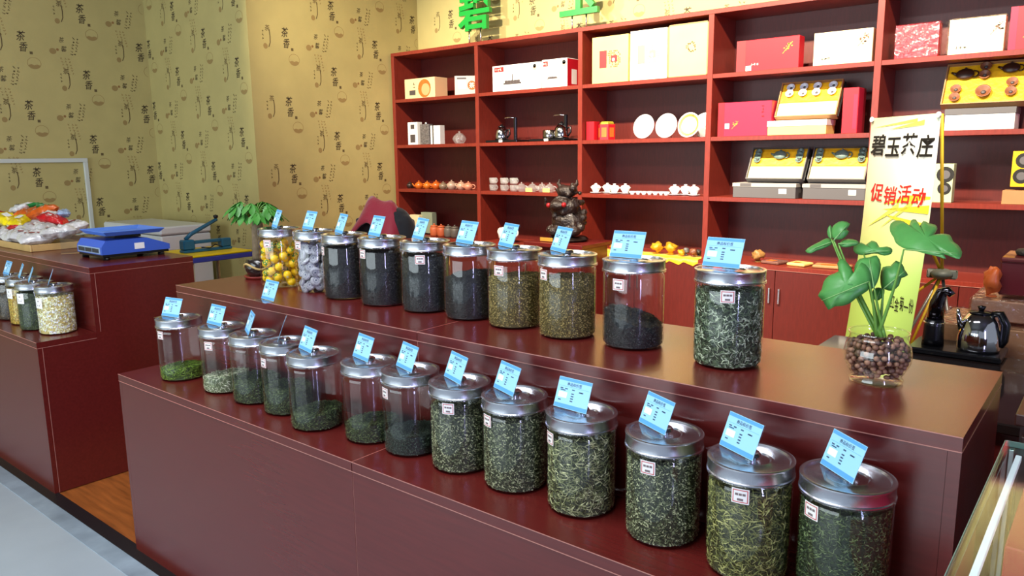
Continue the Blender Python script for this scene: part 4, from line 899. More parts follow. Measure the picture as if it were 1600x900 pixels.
o = b.obj('clay_pebbles', [mat('pebble_a', S(134, 94, 72), .5), mat('pebble_b', S(106, 78, 66), .5), mat('pebble_c', S(160, 118, 92), .5)], None, True, loc=(bx, by, ZU)); o.scale = (BS, BS, BS); tag(o, 'brown clay pebbles filling the glass bowl under the plant', 'pebbles', kind='stuff')
plant = thing('lobed_leaf_plant', 'green plant with broad lobed leaves growing from the pebble bowl', 'plant', (bx, by, ZU + .08))
M_LEAF = mat('leaf_green', S(78, 146, 72), .42, var=.18, vscale=14, bump=.1, bscale=40); M_STEM = mat('stem_green', S(110, 160, 66), .45)
M_VEIN = mat('leaf_vein', S(120, 170, 96), .5)
PO = Vector((bx, by, ZU + .08))
def px_pt(u, v, y): return aty(u, v, y) - PO
def leaf(outline, base, tip, y0, ky, cup, fold=0.0):
    uc = sum(p[0] for p in outline) / len(outline); vc = sum(p[1] for p in outline) / len(outline)
    # smooth the outline a little
    O = []
    n = len(outline)
    for i in range(n):
        a, b_, c, d = outline[i - 1], outline[i], outline[(i + 1) % n], outline[(i + 2) % n]
        for t in (0, .5):
            O.append(tuple(.5 * (2 * b_[k] + (c[k] - a[k]) * t + (2 * a[k] - 5 * b_[k] + 4 * c[k] - d[k]) * t * t + (3 * b_[k] - a[k] - 3 * c[k] + d[k]) * t ** 3) for k in (0, 1)))
    rings = 5; vs = []; fs = []; n = len(O)
    def P(u, v, f):
        ax = ((u - base[0]) * (tip[0] - base[0]) + (v - base[1]) * (tip[1] - base[1])) / max(1, (tip[0] - base[0]) ** 2 + (tip[1] - base[1]) ** 2)
        y = y0 + ky * (vc - v) * .00125 + cup * f * f + fold * (ax - .5) ** 2 + .004 * noise.noise((u * .05, v * .05, y0))
        return tuple(px_pt(u, v, y))
    vs.append(P(uc, vc, 0))
    for r in range(1, rings + 1):
        f = r / rings
        for (u, v) in O: vs.append(P(uc + (u - uc) * f, vc + (v - vc) * f, f))
    for k in range(n): fs.append((0, 1 + k, 1 + (k + 1) % n))
    for r in range(rings - 1):
        for k in range(n): a = 1 + r * n + k; c = 1 + r * n + (k + 1) % n; fs.append((a, a + n, c + n, c))
    b = MB(); b.add(vs, fs); o = b.obj('leaf', M_LEAF, plant, True); md = o.modifiers.new('thickness', 'SOLIDIFY'); md.thickness = .0012
    vb = MB(); q = [Vector(P(base[0] + (tip[0] - base[0]) * k / 6, base[1] + (tip[1] - base[1]) * k / 6, .3)) + Vector((0, -.0018, .0004)) for k in range(7)]
    vb.tube(q, [.0013, .0013, .0012, .0011, .001, .0008, .0005], 6); vb.obj('midrib', M_VEIN, o, True)
    return Vector(P(base[0], base[1], .3))
stem_root = Vector((.004, 0, .008))
YL = by
LE = [  # outline pixels, leaf base, tip, depth, tilt, cup, fold
 ([(1397, 372), (1391, 362), (1392, 350), (1402, 345), (1412, 347), (1420, 354), (1424, 345), (1431, 344), (1436, 355), (1443, 346), (1452, 350), (1461, 352), (1464, 358), (1459, 367), (1470, 366), (1484, 368), (1489, 378), (1497, 384), (1503, 395), (1499, 405), (1489, 402), (1474, 397), (1478, 405), (1466, 401), (1448, 397), (1430, 392), (1412, 388), (1400, 380)], (1412, 390), (1497, 396), YL - .01, 1.6, .014, .03),
 ([(1352, 447), (1340, 440), (1330, 418), (1316, 404), (1308, 412), (1310, 424), (1296, 430), (1287, 440), (1284, 452), (1278, 462), (1286, 470), (1294, 484), (1304, 479), (1316, 478), (1328, 474), (1340, 464), (1356, 454), (1362, 440), (1358, 420), (1346, 410), (1340, 424)], (1358, 440), (1284, 470), YL - .045, .5, .016, .02),
 ([(1337, 432), (1336, 416), (1344, 405), (1358, 403), (1370, 400), (1376, 414), (1374, 428), (1370, 442), (1362, 452), (1350, 448)], (1366, 450), (1358, 402), YL - .005, .8, .012, 0),
 ([(1378, 450), (1376, 432), (1380, 418), (1392, 416), (1400, 408), (1410, 414), (1413, 422), (1418, 430), (1408, 434), (1404, 446), (1394, 454), (1384, 452)], (1380, 452), (1414, 424), YL + .02, .6, .012, .01),
 ([(1334, 392), (1336, 382), (1346, 380), (1352, 384), (1362, 377), (1370, 380), (1374, 387), (1386, 386), (1394, 390), (1392, 397), (1382, 399), (1372, 396), (1362, 396), (1352, 398), (1342, 398)], (1350, 396), (1394, 391), YL + .045, 1.2, .01, .01),
 ([(1301, 372), (1300, 358), (1306, 350), (1316, 346), (1328, 350), (1322, 358), (1326, 362), (1320, 370), (1312, 374)], (1303, 376), (1324, 352), YL + .03, .8, .01, 0),
 ([(1312, 384), (1316, 376), (1326, 374), (1338, 376), (1342, 381), (1332, 384), (1322, 386)], (1310, 381), (1341, 380), YL + .02, 1.2, .008, 0),
 ([(1302, 376), (1292, 372), (1280, 378), (1268, 384), (1258, 392), (1266, 396), (1276, 392), (1288, 388), (1298, 383)], (1303, 377), (1262, 392), YL + .035, 1.0, .008, 0),
 ([(1296, 372), (1293, 362), (1297, 352), (1300, 360), (1300, 370)], (1299, 373), (1297, 354), YL + .04, .6, .004, 0),
 ([(1362, 462), (1366, 452), (1374, 450), (1382, 454), (1378, 464), (1370, 470)], (1370, 470), (1376, 452), YL + .01, .6, .006, 0)]
for L in LE:
    bt = leaf(*L); mid = (stem_root + bt) / 2 + Vector((bt.x * .15 - stem_root.x * .1, .0, .012))
    rt = stem_root + Vector((rr.uniform(-.008, .008), rr.uniform(-.006, .006), 0))
    path = [rt.lerp(mid, t).lerp(mid.lerp(bt, t), t) for t in [k / 8 for k in range(9)]]
    MB().tube(path, [.0036, .0034, .0032, .0030, .0027, .0024, .0021, .0018, .0015], 8).obj('stem', M_STEM, plant, True)

# ================================================================== banner on a cross stand
ubr = Vector((math.sin(math.radians(49.8)), -math.cos(math.radians(49.8)), 0)); nb = Vector((ubr.y, -ubr.x, 0)) ; nb = Vector((-math.cos(math.radians(49.8)) * 1, -math.sin(math.radians(49.8)), 0))
TR = aty(1470, 182, 3.55)
# left top corner lies on the ray through (1362,185) in the banner plane
pn = ubr.cross(Vector((0, 0, 1))).normalized()
d = ray(1362, 185); tt = (TR - CAM).dot(pn) / d.dot(pn); TLp = CAM + d * tt; BW = (TR - TLp).length
BH = TR.z - .42
ban = thing('banner_stand', 'leaning promotional banner on a yellow-poled cross stand behind the counter', 'banner', (TLp.x, TLp.y, 0))
def bmx(x, z, e=.0016): return frame_mx(TLp - Vector((TLp.x, TLp.y, 0)) + ubr * (x - .085 * z) + Vector((0, 0, -z)) + pn * e, ubr, (0, 0, 1))
mb_ = bpy.data.materials.new('banner_print'); mb_.use_nodes = True; nt = mb_.node_tree; bs = nt.nodes['Principled BSDF']; bs.inputs['Roughness'].default_value = .5
tc = nt.nodes.new('ShaderNodeTexCoord'); sep = nt.nodes.new('ShaderNodeSeparateXYZ'); nt.links.new(tc.outputs['Generated'], sep.inputs[0])
r = nt.nodes.new('ShaderNodeValToRGB'); nt.links.new(sep.outputs[2], r.inputs[0])
e = r.color_ramp.elements; e[0].position = 0; e[0].color = S(182, 226, 110); e[1].position = 1; e[1].color = S(238, 244, 190)
for pos, c in ((.36, (196, 234, 126)), (.56, (232, 240, 170)), (.70, (244, 246, 214)), (.93, (246, 246, 236))): q = e.new(pos); q.color = S(*c)
nt.links.new(r.outputs[0], bs.inputs['Base Color'])
def sheet():
    N = 12; vs = []; fs = []
    for k in range(N + 1):
        z = BH * k / N; s = .018 * math.sin(PI * k / N)
        for x in (0, BW / 2, BW): vs.append(tuple(bmx(x, z, 0) @ Vector((0, 0, -s)))); 
        for x in (0, BW / 2, BW): vs.append(tuple(bmx(x, z, 0) @ Vector((0, 0, -s - .0012))))
    for k in range(N):
        a = k * 6
        for j in (0, 1): fs += [(a + j, a + 6 + j, a + 7 + j, a + 1 + j), (a + 3 + j, a + 4 + j, a + 10 + j, a + 9 + j)]
        fs += [(a, a + 3, a + 9, a + 6), (a + 2, a + 8, a + 11, a + 5)]
    b = MB(); b.add(vs, fs); return b
sheet().obj('banner_sheet', mb_, ban, True)
def bz(z): return -.018 * math.sin(PI * z / BH) + .0014
M_BY, M_BLM = mat('banner_yellow', S(244, 226, 60), .5), mat('banner_lime', S(222, 228, 96), .5)
for (x0, z0, x1, z1, w_, mi) in ((.30, .36, .98, .30, .05, 0), (.30, .38, .98, .365, .035, 0), (.34, .40, .96, .44, .04, 0), (.1, .46, .55, .36, .03, 1), (.3, .46, .75, .34, .025, 1), (.05, .04, .7, .02, .014, 1), (.3, .05, .8, .03, .02, 1)):
    b = MB(); b.add([(x0 * BW - .085 * z0 * BH, -z0 * BH, 0), (x1 * BW - .085 * (z1 - w_ / 2) * BH, -(z1 - w_ / 2) * BH, 0), (x1 * BW - .085 * (z1 + w_ / 2) * BH, -(z1 + w_ / 2) * BH, 0)], [(0, 2, 1)], 0, bmx(0, 0, bz(.38 * BH) + .0004) if z0 > .2 else bmx(0, 0, bz(.04 * BH) + .0006))
    b.obj('printed_ray', (M_BY, M_BLM)[mi], ban)
def btext(s, size, x, z, m, name, sx=1, sh_=0, offs=.01):
    for k, ch in enumerate(s):
        vs, fs = glyph(ch, size, 0, offs); b = MB(); shm = Matrix.Identity(4); shm[0][1] = sh_
        zz = z + (.006 if k % 2 else -.004); b.add(vs, fs, 0, bmx(x + k * size * 1.04 * sx, zz, bz(zz) + .0012) @ shm @ Matrix.Diagonal((sx, 1, 1, 1))); b.obj(name, m, ban)
def bpos(u, v):
    d = ray(u, v); t_ = (TR - CAM).dot(pn) / d.dot(pn); p = CAM + d * t_; return (p - TLp).dot(ubr), TLp.z - p.z
x, z = bpos(1371, 228); x2, _ = bpos(1446, 228); btext('碧玉茶庄', (x2 - x) / 3.15, x + .085 * z, z, M_INK, 'black_character', 1, .15, .02)
x, z = bpos(1366, 302); x2, _ = bpos(1432, 298); btext('促销活动', (x2 - x) / 3.12, x + .085 * z, z, M_REDINK, 'red_character', 1, .15, .012)
x, z = bpos(1391, 472); x2, _ = bpos(1420, 482); btext('红金菊一份', .070, x + .085 * z, z, M_INK, 'handwritten_character', (x2 - x) / 4.16 / .070, .0, .004)
M_POLE = mat('yellow_pole', S(196, 160, 30), .4); M_HUB = mat('grey_plastic', S(86, 92, 88), .5)
BL = bmx(0, 0, 0).translation; BRr = bmx(BW, 0, 0).translation; hub = (BL + BRr) / 2 + Vector((0, 0, -(TR.z - .72))) - pn * .22
hq = aty(1472, 428, 3.80) - Vector((TLp.x, TLp.y, 0)); hub = hq
hb = MB(); hb.ball(hub, .05, 12, sz=(1, 1, .5)).box(hub.x - .06, hub.x + .06, hub.y - .015, hub.y + .015, hub.z - .02, hub.z + .02, bev=.005); hb.obj('hub', M_HUB, ban, True)
def rod(a, b, r_, m, nm):
    a, b = Vector(a), Vector(b); MB().tube([a, (a + b) / 2 + (a - b).cross(Vector((0, 0, 1))).normalized() * .0, b], r_, 8).obj(nm, m, ban, True)
rod(BRr + Vector((0, 0, -.004)) - pn * .004, hub, .007, M_POLE, 'pole'); rod(BL - pn * .004, hub, .007, M_POLE, 'pole')
for q in ((-.32, -.1), (.20, -.18), (.10, .30)): rod(hub, (hub.x + q[0], hub.y + q[1], .008), .007, mat('grey_rod', S(120, 120, 122), .4, metal=.6), 'leg')
rod(hub, bmx(0.02, BH - .01, -.006).translation, .006, M_POLE, 'pole'); rod(hub, bmx(BW - .02, BH - .01, -.006).translation, .006, M_POLE, 'pole')
for c_ in (0.008, BW - .008): MB().lathe([(0, 0), (.012, 0), (.012, .006), (0, .008)], 12, 0, bmx(c_, .006, .001)).obj('corner_clip', M_WHITE, ban)

# ================================================================== tea table with kettle behind the counter end
ZT2 = .66
tl, tr_ = atz(1420, 548, ZT2), atz(1558, 572, ZT2)
tx0, tx1, ty = -.90, .55, tl.y
tab = thing('tea_table', 'dark glass-topped tea table under the kettle and pump', 'table', (-.3, 2.7, 0))
MB().box(-.55, .85, -.42, .35, ZT2 - .03, ZT2 - .0005, bev=.004).obj('table_top', mat('dark_glass_top', S(40, 30, 28), .08), tab)
for sx in (-.5, .8):
    for sy in (-.37, .30): MB().box(sx - .025, sx + .025, sy - .025, sy + .025, .001, ZT2 - .0305, bev=.003).obj('leg', M_DARK, tab)
MB().box(-.5, .8, -.39, -.36, ZT2 - .16, ZT2 - .0305).obj('apron', M_WOOD, tab)
c = (tl + tr_) / 2; W = (tr_ - tl).length
ks = thing('kettle_tray', 'black electric tray with a pump tower on the tea table', 'kettle base', (c.x, c.y + .03, ZT2), 0)
MB().box(-W * .5, W * .52, -.035, .16, .0, .022, bev=.005).obj('tray', M_BLACK, ks)
pa_, pb_ = aty(1437, 540, c.y + .05).x - c.x, aty(1472, 540, c.y + .05).x - c.x; pz = aty(1455, 500, c.y + .05).z - ZT2; pt_ = aty(1465, 452, c.y + .05).z - ZT2; xm = (pa_ + pb_) / 2; pw = (pb_ - pa_) / 2
MB().lathe([(pw * 1.02, .0225), (pw * .98, .05), (pw * .92, pz * .8), (pw * .85, pz), (0, pz + .004)], 20, 0, T((xm, .05, 0))).obj('pump_tower', M_BLACK, ks, True)
MB().tube([(xm, .05, pz - .01), (xm + .004, .05, pz + (pt_ - pz) * .5), (xm + .016, .048, pt_ - .012), (xm + .034, .045, pt_ - .004), (xm + .05, .04, pt_ - .02)], [pw * .8, pw * .72, pw * .55, pw * .42, pw * .34], 14).obj('pump_neck', mat('smoked_chrome', S(90, 86, 92), .12, metal=1), ks, True)
MB().tube([(xm + pw * .95 * math.cos(a), .05 + pw * .95 * math.sin(a), pz - .012) for a in [2 * PI * k / 24 for k in range(25)]], .0022, 6).obj('chrome_band', M_CHROME, ks, True)
ka, kb = aty(1490, 552, c.y + .05).x, aty(1561, 552, c.y + .05).x; kr = (kb - ka) / 2; kt = aty(1525, 487, c.y + .05).z - ZT2 - .022
kt_ = thing('kettle', 'shiny chrome kettle with a black handle on the black tray', 'kettle', ((ka + kb) / 2, c.y + .085, ZT2 + .0222))
MB().lathe([(0, 0), (kr * .96, 0), (kr, .01), (kr * .98, kt * .35), (kr * .80, kt * .72), (kr * .55, kt * .92), (0, kt * .93)], 28).obj('kettle_body', M_CHROME, kt_, True)
l = MB().lathe([(kr * .56, kt * .935), (kr * .5, kt * .97), (0, kt)], 20).obj('kettle_lid', M_BLACK, kt_, True); MB().lathe([(.008, kt), (.014, kt + .014), (0, kt + .018)], 12).obj('knob', M_BLACK, l, True)
MB().tube([(-kr * .8, -.01, kt * .5), (-kr * .95, -.02, kt * .8), (-kr * 1.0, -.025, kt * 1.02)], [.012, .008, .005], 10).obj('spout', M_CHROME, kt_, True)
MB().tube([(kr * .5, 0, kt * .93), (kr * .85, 0, kt * .95), (kr * 1.12, 0, kt * .7), (kr * 1.1, 0, kt * .3), (kr * .95, 0, kt * .15)], [.012, .014, .015, .014, .012], 10).obj('kettle_handle', M_BLACK, kt_, True)

# cartons in clear plastic behind the tea table
M_CARTW = mat('wrapped_carton', S(176, 130, 92), .25, var=.15, vscale=6, coat=.6, bump=.2, bscale=25)
def carton(label, x0, x1, y0, y1, z0, z1, m=M_CARTW, tape=True, nm='shipping_carton', grp='cartons by the tea table', wr=True):
    t = thing(nm, label, 'box', ((x0 + x1) / 2, (y0 + y1) / 2, z0), 0, grp); W, D, H = x1 - x0, y1 - y0, z1 - z0
    MB().box(-W / 2, W / 2, -D / 2, D / 2, 0, H, bev=.004).obj('carton', m, t)
    if tape: MB().box(-W * .36, -W * .30, -D / 2 - .001, -D / 2, 0.002, H - .002).box(-W * .36, -W * .30, -D / 2, D / 2, H, H + .001).obj('tape', mat('yellow_tape', S(190, 160, 60), .3), t)
    if wr: MB().box(-W / 2 - .006, W / 2 + .006, -D / 2 - .006, D / 2 + .006, .0006, H + .006, bev=.006).obj('plastic_wrap', M_WRAP, t)
    return t
carton('large plastic-wrapped carton on the floor behind the tea table', -.62, .10, 3.12, 3.52, .001, .60)
carton('plastic-wrapped carton lying on the large one', -.52, .06, 3.16, 3.50, .614, .735)
carton('long plastic-wrapped carton stacked on top beside the banner legs', -.42, .08, 3.22, 3.54, .75, .825, mat('wrapped_carton_b', S(160, 120, 98), .2, var=.2, vscale=6, coat=.8, bump=.3, bscale=25), False)
t = carton('dark red chest with a rounded lid on the wrapped cartons', -.345, .0, 3.28, 3.52, .840, .960, mat('dark_red_chest', S(84, 14, 24), .25, coat=.5), False, 'wooden_chest', 'cartons by the tea table', False)
MB().box(-.176, .176, -.124, .124, .1205, .140, bev=.006).obj('chest_lid', mat('dark_red_chest', S(84, 14, 24), .25, coat=.5), t)
t = thing('tea_cake_stack', 'heap of dark pressed tea on the dark red chest lid', 'tea', (-.16, 3.40, .9812))
for k in range(6): MB().lathe([(0, 0), (.05, 0), (.055, .01), (.05, .02), (0, .022)], 14, 0, T((-.10 + .05 * k, rr.uniform(-.03, .03), (k % 2) * .022)) @ RX(rr.uniform(-.05, .05))).obj('pressed_cake', mat('dark_tea_cake', S(34, 32, 28), .7, var=.4, vscale=60, bump=.6, bscale=80), t, True)
lump('clay_figure', 'orange clay figure beside the dark red chest', 1552, 430, -1.62, .03, .03, .05, mat('orange_clay', S(196, 92, 40), .4), 12, zs=.834, group='figures on the cartons')
# low dark cupboard past the counter end
lc = thing('low_cupboard', 'low dark brown cupboard past the end of the long counter', 'cupboard', (.2, 2.0, 0)); M_LC = mat('dark_brown_laminate', S(64, 30, 24), .3, var=.15, vscale=8)
MB().box(-.33, .4, -.16, .2, .002, .80).obj('body', M_LC, lc); MB().box(-.34, .41, -.17, .21, .8005, .825, bev=.002).obj('top', M_LC, lc)
for k in range(2): d_ = MB().box(-.325 + .365 * k, .03 + .365 * k, -.176, -.161, .05, .78, bev=.001).obj('door', M_LC, lc); MB().box(.0 + .06 * k, .008 + .06 * k, -.19, -.1762, .4, .5).obj('handle', M_STEEL, d_)

# ================================================================== glass showcase at the corner
gx0, gx1, gy0, gy1, gz = -.118, .75, .62, 1.42, .90
gc = thing('glass_showcase', 'glass showcase with metal edges at the end of the long counter', 'showcase', ((gx0 + gx1) / 2, (gy0 + gy1) / 2, 0)); ox, oy = (gx0 + gx1) / 2, (gy0 + gy1) / 2
def G(nm, x0, x1, y0, y1, z0, z1, m): return MB().box(x0 - ox, x1 - ox, y0 - oy, y1 - oy, z0, z1, bev=.0008).obj(nm, m, gc)
G('plinth', gx0, gx1, gy0, gy1, .001, .10, mat('showcase_plinth', S(150, 154, 158), .4)); G('base_board', gx0 + .01, gx1 - .01, gy0 + .01, gy1 - .01, .101, .115, M_GREY)
G('glass_top', gx0, gx1, gy0, gy1, gz - .010, gz, M_GGLASS)
G('glass_side', gx0, gx0 + .006, gy0, gy1, .115, gz - .011, M_SGLASS); G('glass_back', gx0 + .007, gx1, gy1 - .006, gy1, .115, gz - .011, M_SGLASS); G('glass_shelf', gx0 + .02, gx1 - .02, gy0 + .02, gy1 - .02, .56, .568, M_GGLASS)
M_ALU = mat('aluminium', S(196, 202, 206), .3, metal=1)
for x in (gx0, gx1 - .014):
    for y in (gy0, gy1 - .014): G('corner_post', x + .0065, x + .014, y + .0005, y + .0135, .116, gz - .0105, M_ALU)
M_EDGE = mat('polished_glass_edge', S(120, 158, 148), .2)
G('edge_strip', gx0 - .0012, gx0 - .0002, gy0, gy1, gz - .010, gz, M_EDGE); G('edge_strip', gx0, gx1, gy1 + .0002, gy1 + .0012, gz - .010, gz, M_EDGE)
led = G('led_strip', gx0 + .018, gx0 + .026, gy0 + .03, gy1 - .03, gz - .020, gz - .011, mat('led_tube', (.86, .86, 1.0, 1), .4, emit=.45))
for k, (x0, x1, y0, y1, z0, z1, m, lab) in enumerate(((-.080, .20, 1.09, 1.398, .569, .868, M_PINKR, 'crimson gift box inside the glass showcase, by the back glass'), (-.075, .20, .78, 1.06, .569, .72, M_RED, 'red gift box inside the glass showcase, by the front'), (.24, .34, 1.20, 1.34, .569, .66, M_YELLOWC, 'small yellow packet inside the glass showcase'))):
    t = thing('showcase_box', lab, 'box', ((x0 + x1) / 2, (y0 + y1) / 2, z0 + .0003), 0, 'boxes in the showcase'); MB().box(-(x1 - x0) / 2, (x1 - x0) / 2, -(y1 - y0) / 2, (y1 - y0) / 2, 0, z1 - z0, bev=.002).obj('carton', m, t); MB().box(-(x1 - x0) / 2 - .0008, -(x1 - x0) / 2, -.04, .04, .04, .08).obj('side_print', M_GOLD, t)

# ================================================================== carved dragon on a stand
sx_, sy_, sz_ = aty(888, 376, 4.42).x, 4.42, aty(888, 376, 4.42).z
st = thing('carving_stand', 'dark red low stand under the carved dragon', 'stand', (sx_, sy_, 0)); ww = .25
MB().box(-ww, ww, -.2, .2, sz_ - .03, sz_ - .001, bev=.003).obj('stand_top', M_WOOD, st); MB().box(-ww + .03, ww - .03, -.17, .17, .002, sz_ - .0305).obj('stand_body', M_WOOD, st); MB().box(-ww + .05, ww - .05, -.175, -.1702, .05, sz_ - .06).obj('stand_panel', M_SHELFB, st)
cv = thing('carved_dragon', 'dark brown carved dragon figure with red eyes on a round plinth', 'carving', (sx_, sy_, sz_))
MB().lathe([(.13, 0), (.145, .012), (.13, .028), (.115, .035), (0, .036)], 28).obj('plinth', mat('black_wood', S(26, 16, 14), .3), cv, 'auto'); pl = MB().box(-.14, -.03, -.150, -.146, .004, .03, bev=.001).obj('name_plate', M_GOLD, cv)
b = MB(); r3 = random.Random(4)
b.ball((0, 0, .12), .12, 16, sz=(1.1, .85, .8)).ball((-.02, -.03, .22), .095, 16, sz=(1.15, .85, .85)).ball((.0, -.02, .33), .075, 14, sz=(1.05, .8, .6)).ball((-.03, -.10, .235), .05, 12, sz=(1.3, .8, .7))
for q in ((-.10, -.06, .06), (.10, -.06, .06), (-.05, -.10, .055), (.06, -.09, .055)): b.ball(q, .045, 10, sz=(.9, 1.1, .8))
for k in range(60):
    a = r3.uniform(0, 6.28); z = r3.uniform(.06, .37); R = .12 * (1 - .35 * (z - .06) / .31) * r3.uniform(.85, 1.1); b.ball((R * math.cos(a) * 1.05, R * math.sin(a) * .8, z), r3.uniform(.014, .03), 8)
for s in (-1, 1): b.tube([(s * .04, -.02, .35), (s * .08, -.01, .385), (s * .075, .0, .415)], [.02, .014, .006], 8).tube([(s * .09, -.05, .2), (s * .13, -.09, .24), (s * .12, -.11, .29)], [.025, .018, .008], 8)
o = b.obj('dragon_body', mat('dark_carved_wood', S(30, 16, 13), .38, bump=.9, bscale=80, coat=.1), cv, True); o.location = (0, 0, .0365); rm = o.modifiers.new('fuse', 'REMESH'); rm.mode = 'VOXEL'; rm.voxel_size = .006; rm.use_smooth_shade = True
mz = min(v.co.z for v in o.data.vertices); o.location.z -= mz - .001
for s, q in ((-1, (-.085, -.120, .255)), (1, (.045, -.118, .262))): MB().ball(q, .018, 12).obj('red_eye', mat('red_gem', S(150, 14, 22), .15, coat=.6), cv, True)

# ================================================================== chair with a jacket
chx, chy = aty(601, 340, 3.12).x, 2.74
chair = thing('office_chair', 'dark chair behind the counter under the draped jacket', 'chair', (chx, chy, 0))
MB().box(-.22, .22, -.02, .40, .42, .46, bev=.01).obj('seat', M_BLACK, chair); MB().box(-.20, .20, .36, .40, .50, 1.02, bev=.01).obj('backrest', M_BLACK, chair)
for a in (-.19, .19):
    for c_ in (.02, .37): MB().tube([(a, c_, .002), (a, c_, .42)], .014, 8).obj('leg', M_STEEL, chair, True)
    MB().tube([(a, .385, .44), (a, .385, .55)], .012, 8).obj('back_bar', M_STEEL, chair, True)
b = MB()
jk = thing('jacket', 'black jacket with crimson lining draped over the chair back', 'jacket', (chx, chy + .38, .62)); jk.scale = (.82, .9, .86)
b = MB(); b.box(-.245, .245, -.075, .075, .06, .44).ball((-.12, 0, .40), .11, 14, sz=(1.1, .8, .9)).ball((.12, 0, .42), .12, 14, sz=(1.1, .8, .9)).ball((0, .0, .45), .10, 14, sz=(1.4, .8, .8)).ball((.23, 0, .30), .09, 12, sz=(.8, .9, 2)).ball((-.23, 0, .28), .09, 12, sz=(.8, .9, 2))
o = b.obj('jacket_cloth', mat('black_cloth', S(24, 24, 30), .85, bump=.4, bscale=18, sheen=.2), jk, True); m = o.modifiers.new('fuse', 'REMESH'); m.mode = 'VOXEL'; m.voxel_size = .012; m.use_smooth_shade = True; sm = o.modifiers.new('soften', 'SMOOTH'); sm.iterations = 6
b = MB(); N = 18; vs = []; fs = []
for i in range(N + 1):
    for j in range(9):
        u, v = i / N, j / 8; x = -.31 + .56 * u; y = -.17 + .26 * v
        z = .595 - .26 * (abs(u - .5) * 2) ** 2.4 * (1.25 if u < .5 else .8) - .20 * abs(v - .55) ** 1.3 * 2 + .022 * math.sin(u * 14 + v * 5) + .02 * noise.noise((u * 5, v * 4, 2)); vs.append((x, y, z))
for i in range(N):
    for j in range(8): a = i * 9 + j; fs.append((a, a + 9, a + 10, a + 1))
b.add(vs, fs); o = b.obj('lining', mat('crimson_lining', S(158, 18, 48), .6, bump=.3, bscale=30, sheen=.4), jk, True); m = o.modifiers.new('thickness', 'SOLIDIFY'); m.thickness = .012

# ================================================================== money tree on the upper tier
mp = atz(395, 437, ZU); mt = thing('potted_money_tree', 'small money tree in a wrapped dark pot on a red saucer', 'potted plant', (mp.x - .018, mp.y + .045, ZU))
MB().lathe([(0, 0), (.052, 0), (.060, .010), (.058, .012), (.05, .006), (0, .006)], 28).obj('saucer', mat('red_saucer', S(128, 38, 30), .35), mt, True)
MB().lathe([(.040, .0065), (.052, .03), (.055, .055), (.048, .072), (.04, .074), (0, .07)], 24).obj('pot', mat('wrapped_pot', S(36, 28, 26), .2, var=.5, vscale=30, bump=.7, bscale=40, coat=.6), mt, True)
MB().tube([(.056 * math.cos(a), .056 * math.sin(a), .048 + .01 * math.sin(3 * a)) for a in [2 * PI * k / 30 for k in range(31)]], .004, 6).obj('raffia_tie', mat('straw', S(190, 160, 96), .6), mt, True)
MB().tube([(0, 0, .068), (.002, 0, .11), (-.002, .002, .18), (.001, 0, .235)], [.026, .024, .022, .017], 14).obj('trunk', mat('grey_bark', S(128, 108, 82), .8, var=.25, vscale=40, bump=.6, bscale=60), mt, True)
M_ML = mat('money_tree_leaf', S(64, 128, 48), .4, var=.25, vscale=20); r4 = random.Random(8)
for k in range(16):
    a = k * 2.4; el = r4.uniform(.15, 1.1); L = r4.uniform(.05, .085); d = Vector((math.cos(a) * math.cos(el), math.sin(a) * math.cos(el), math.sin(el))); p0 = Vector((0, 0, .232)); p1 = p0 + d * L
    s_ = MB().tube([p0, (p0 + p1) / 2 + Vector((0, 0, .01)), p1], .0016, 6).obj('leaf_stalk', M_STEM, mt, True)
    for j in range(5):
        t_ = a + (j - 2) * .62; out = Vector((math.cos(t_), math.sin(t_), -.35 - .1 * abs(j - 2))).normalized(); sd = out.cross(Vector((0, 0, 1))).normalized(); ll = .062 * (1 - .12 * abs(j - 2)) * r4.uniform(.85, 1.1); vs = []
        for q, wq in ((0, .003), (.3, .010), (.6, .0135), (.85, .008), (1, .0005)):
            c_ = p1 + out * ll * q + Vector((0, 0, -.02 * q * q)); vs += [c_ - sd * wq + Vector((0, 0, .002)), c_ + Vector((0, 0, -.001)), c_ + sd * wq + Vector((0, 0, .002))]
        b = MB(); b.add(vs, [(3 * q, 3 * q + 1, 3 * q + 4, 3 * q + 3) for q in range(4)] + [(3 * q + 1, 3 * q + 2, 3 * q + 5, 3 * q + 4) for q in range(4)]); b.obj('leaflet', M_ML, mt, True)

# ================================================================== goods on the other counter
M_BLUE = mat('blue_plastic', S(54, 92, 190), .35); M_BLUEL = mat('light_blue_plastic', S(86, 128, 212), .35)
sc = thing('price_scale', 'blue electronic price scale on the end of the other counter', 'scale', (-3.655, 1.595, ZU))
pts = [(-.155, .026), (-.155, .060), (-.135, .088), (.05, .088), (.155, .050), (.155, .026)]      # side outline along the counter depth
b = MB(); b.prism(pts, -.13, .13, 0, RZ(PI / 2)); b.obj('body', M_BLUE, sc)
b = MB(); b.prism([(-.15, .014), (-.15, .0258), (.15, .0258), (.15, .014)], -.125, .125, 0, RZ(PI / 2)); b.obj('underside', M_BLACK, sc)
for x in (-.11, .11):
    for y in (-.13, .12): MB().lathe([(.014, .0002), (.016, .006), (.012, .0138)], 12, 0, T((x, y, 0))).obj('foot', M_BLACK, sc)
b = MB(); b.box(-.115, .115, -.1572, -.1552, .030, .058); b.obj('display_bezel', mat('display_bezel', S(150, 170, 196), .4), sc)
for k in range(3): MB().box(-.108 + .073 * k, -.042 + .073 * k, -.1588, -.1574, .035, .053).obj('display_window', mat('lcd_grey', S(40, 48, 60), .25), sc)
MB().box(.1302, .1312, -.01, .035, .040, .068).obj('side_label', M_WHITE, sc)
MB().box(-.05, .05, -.06, .06, .0885, .102).obj('platform_post', M_BLACK, sc)
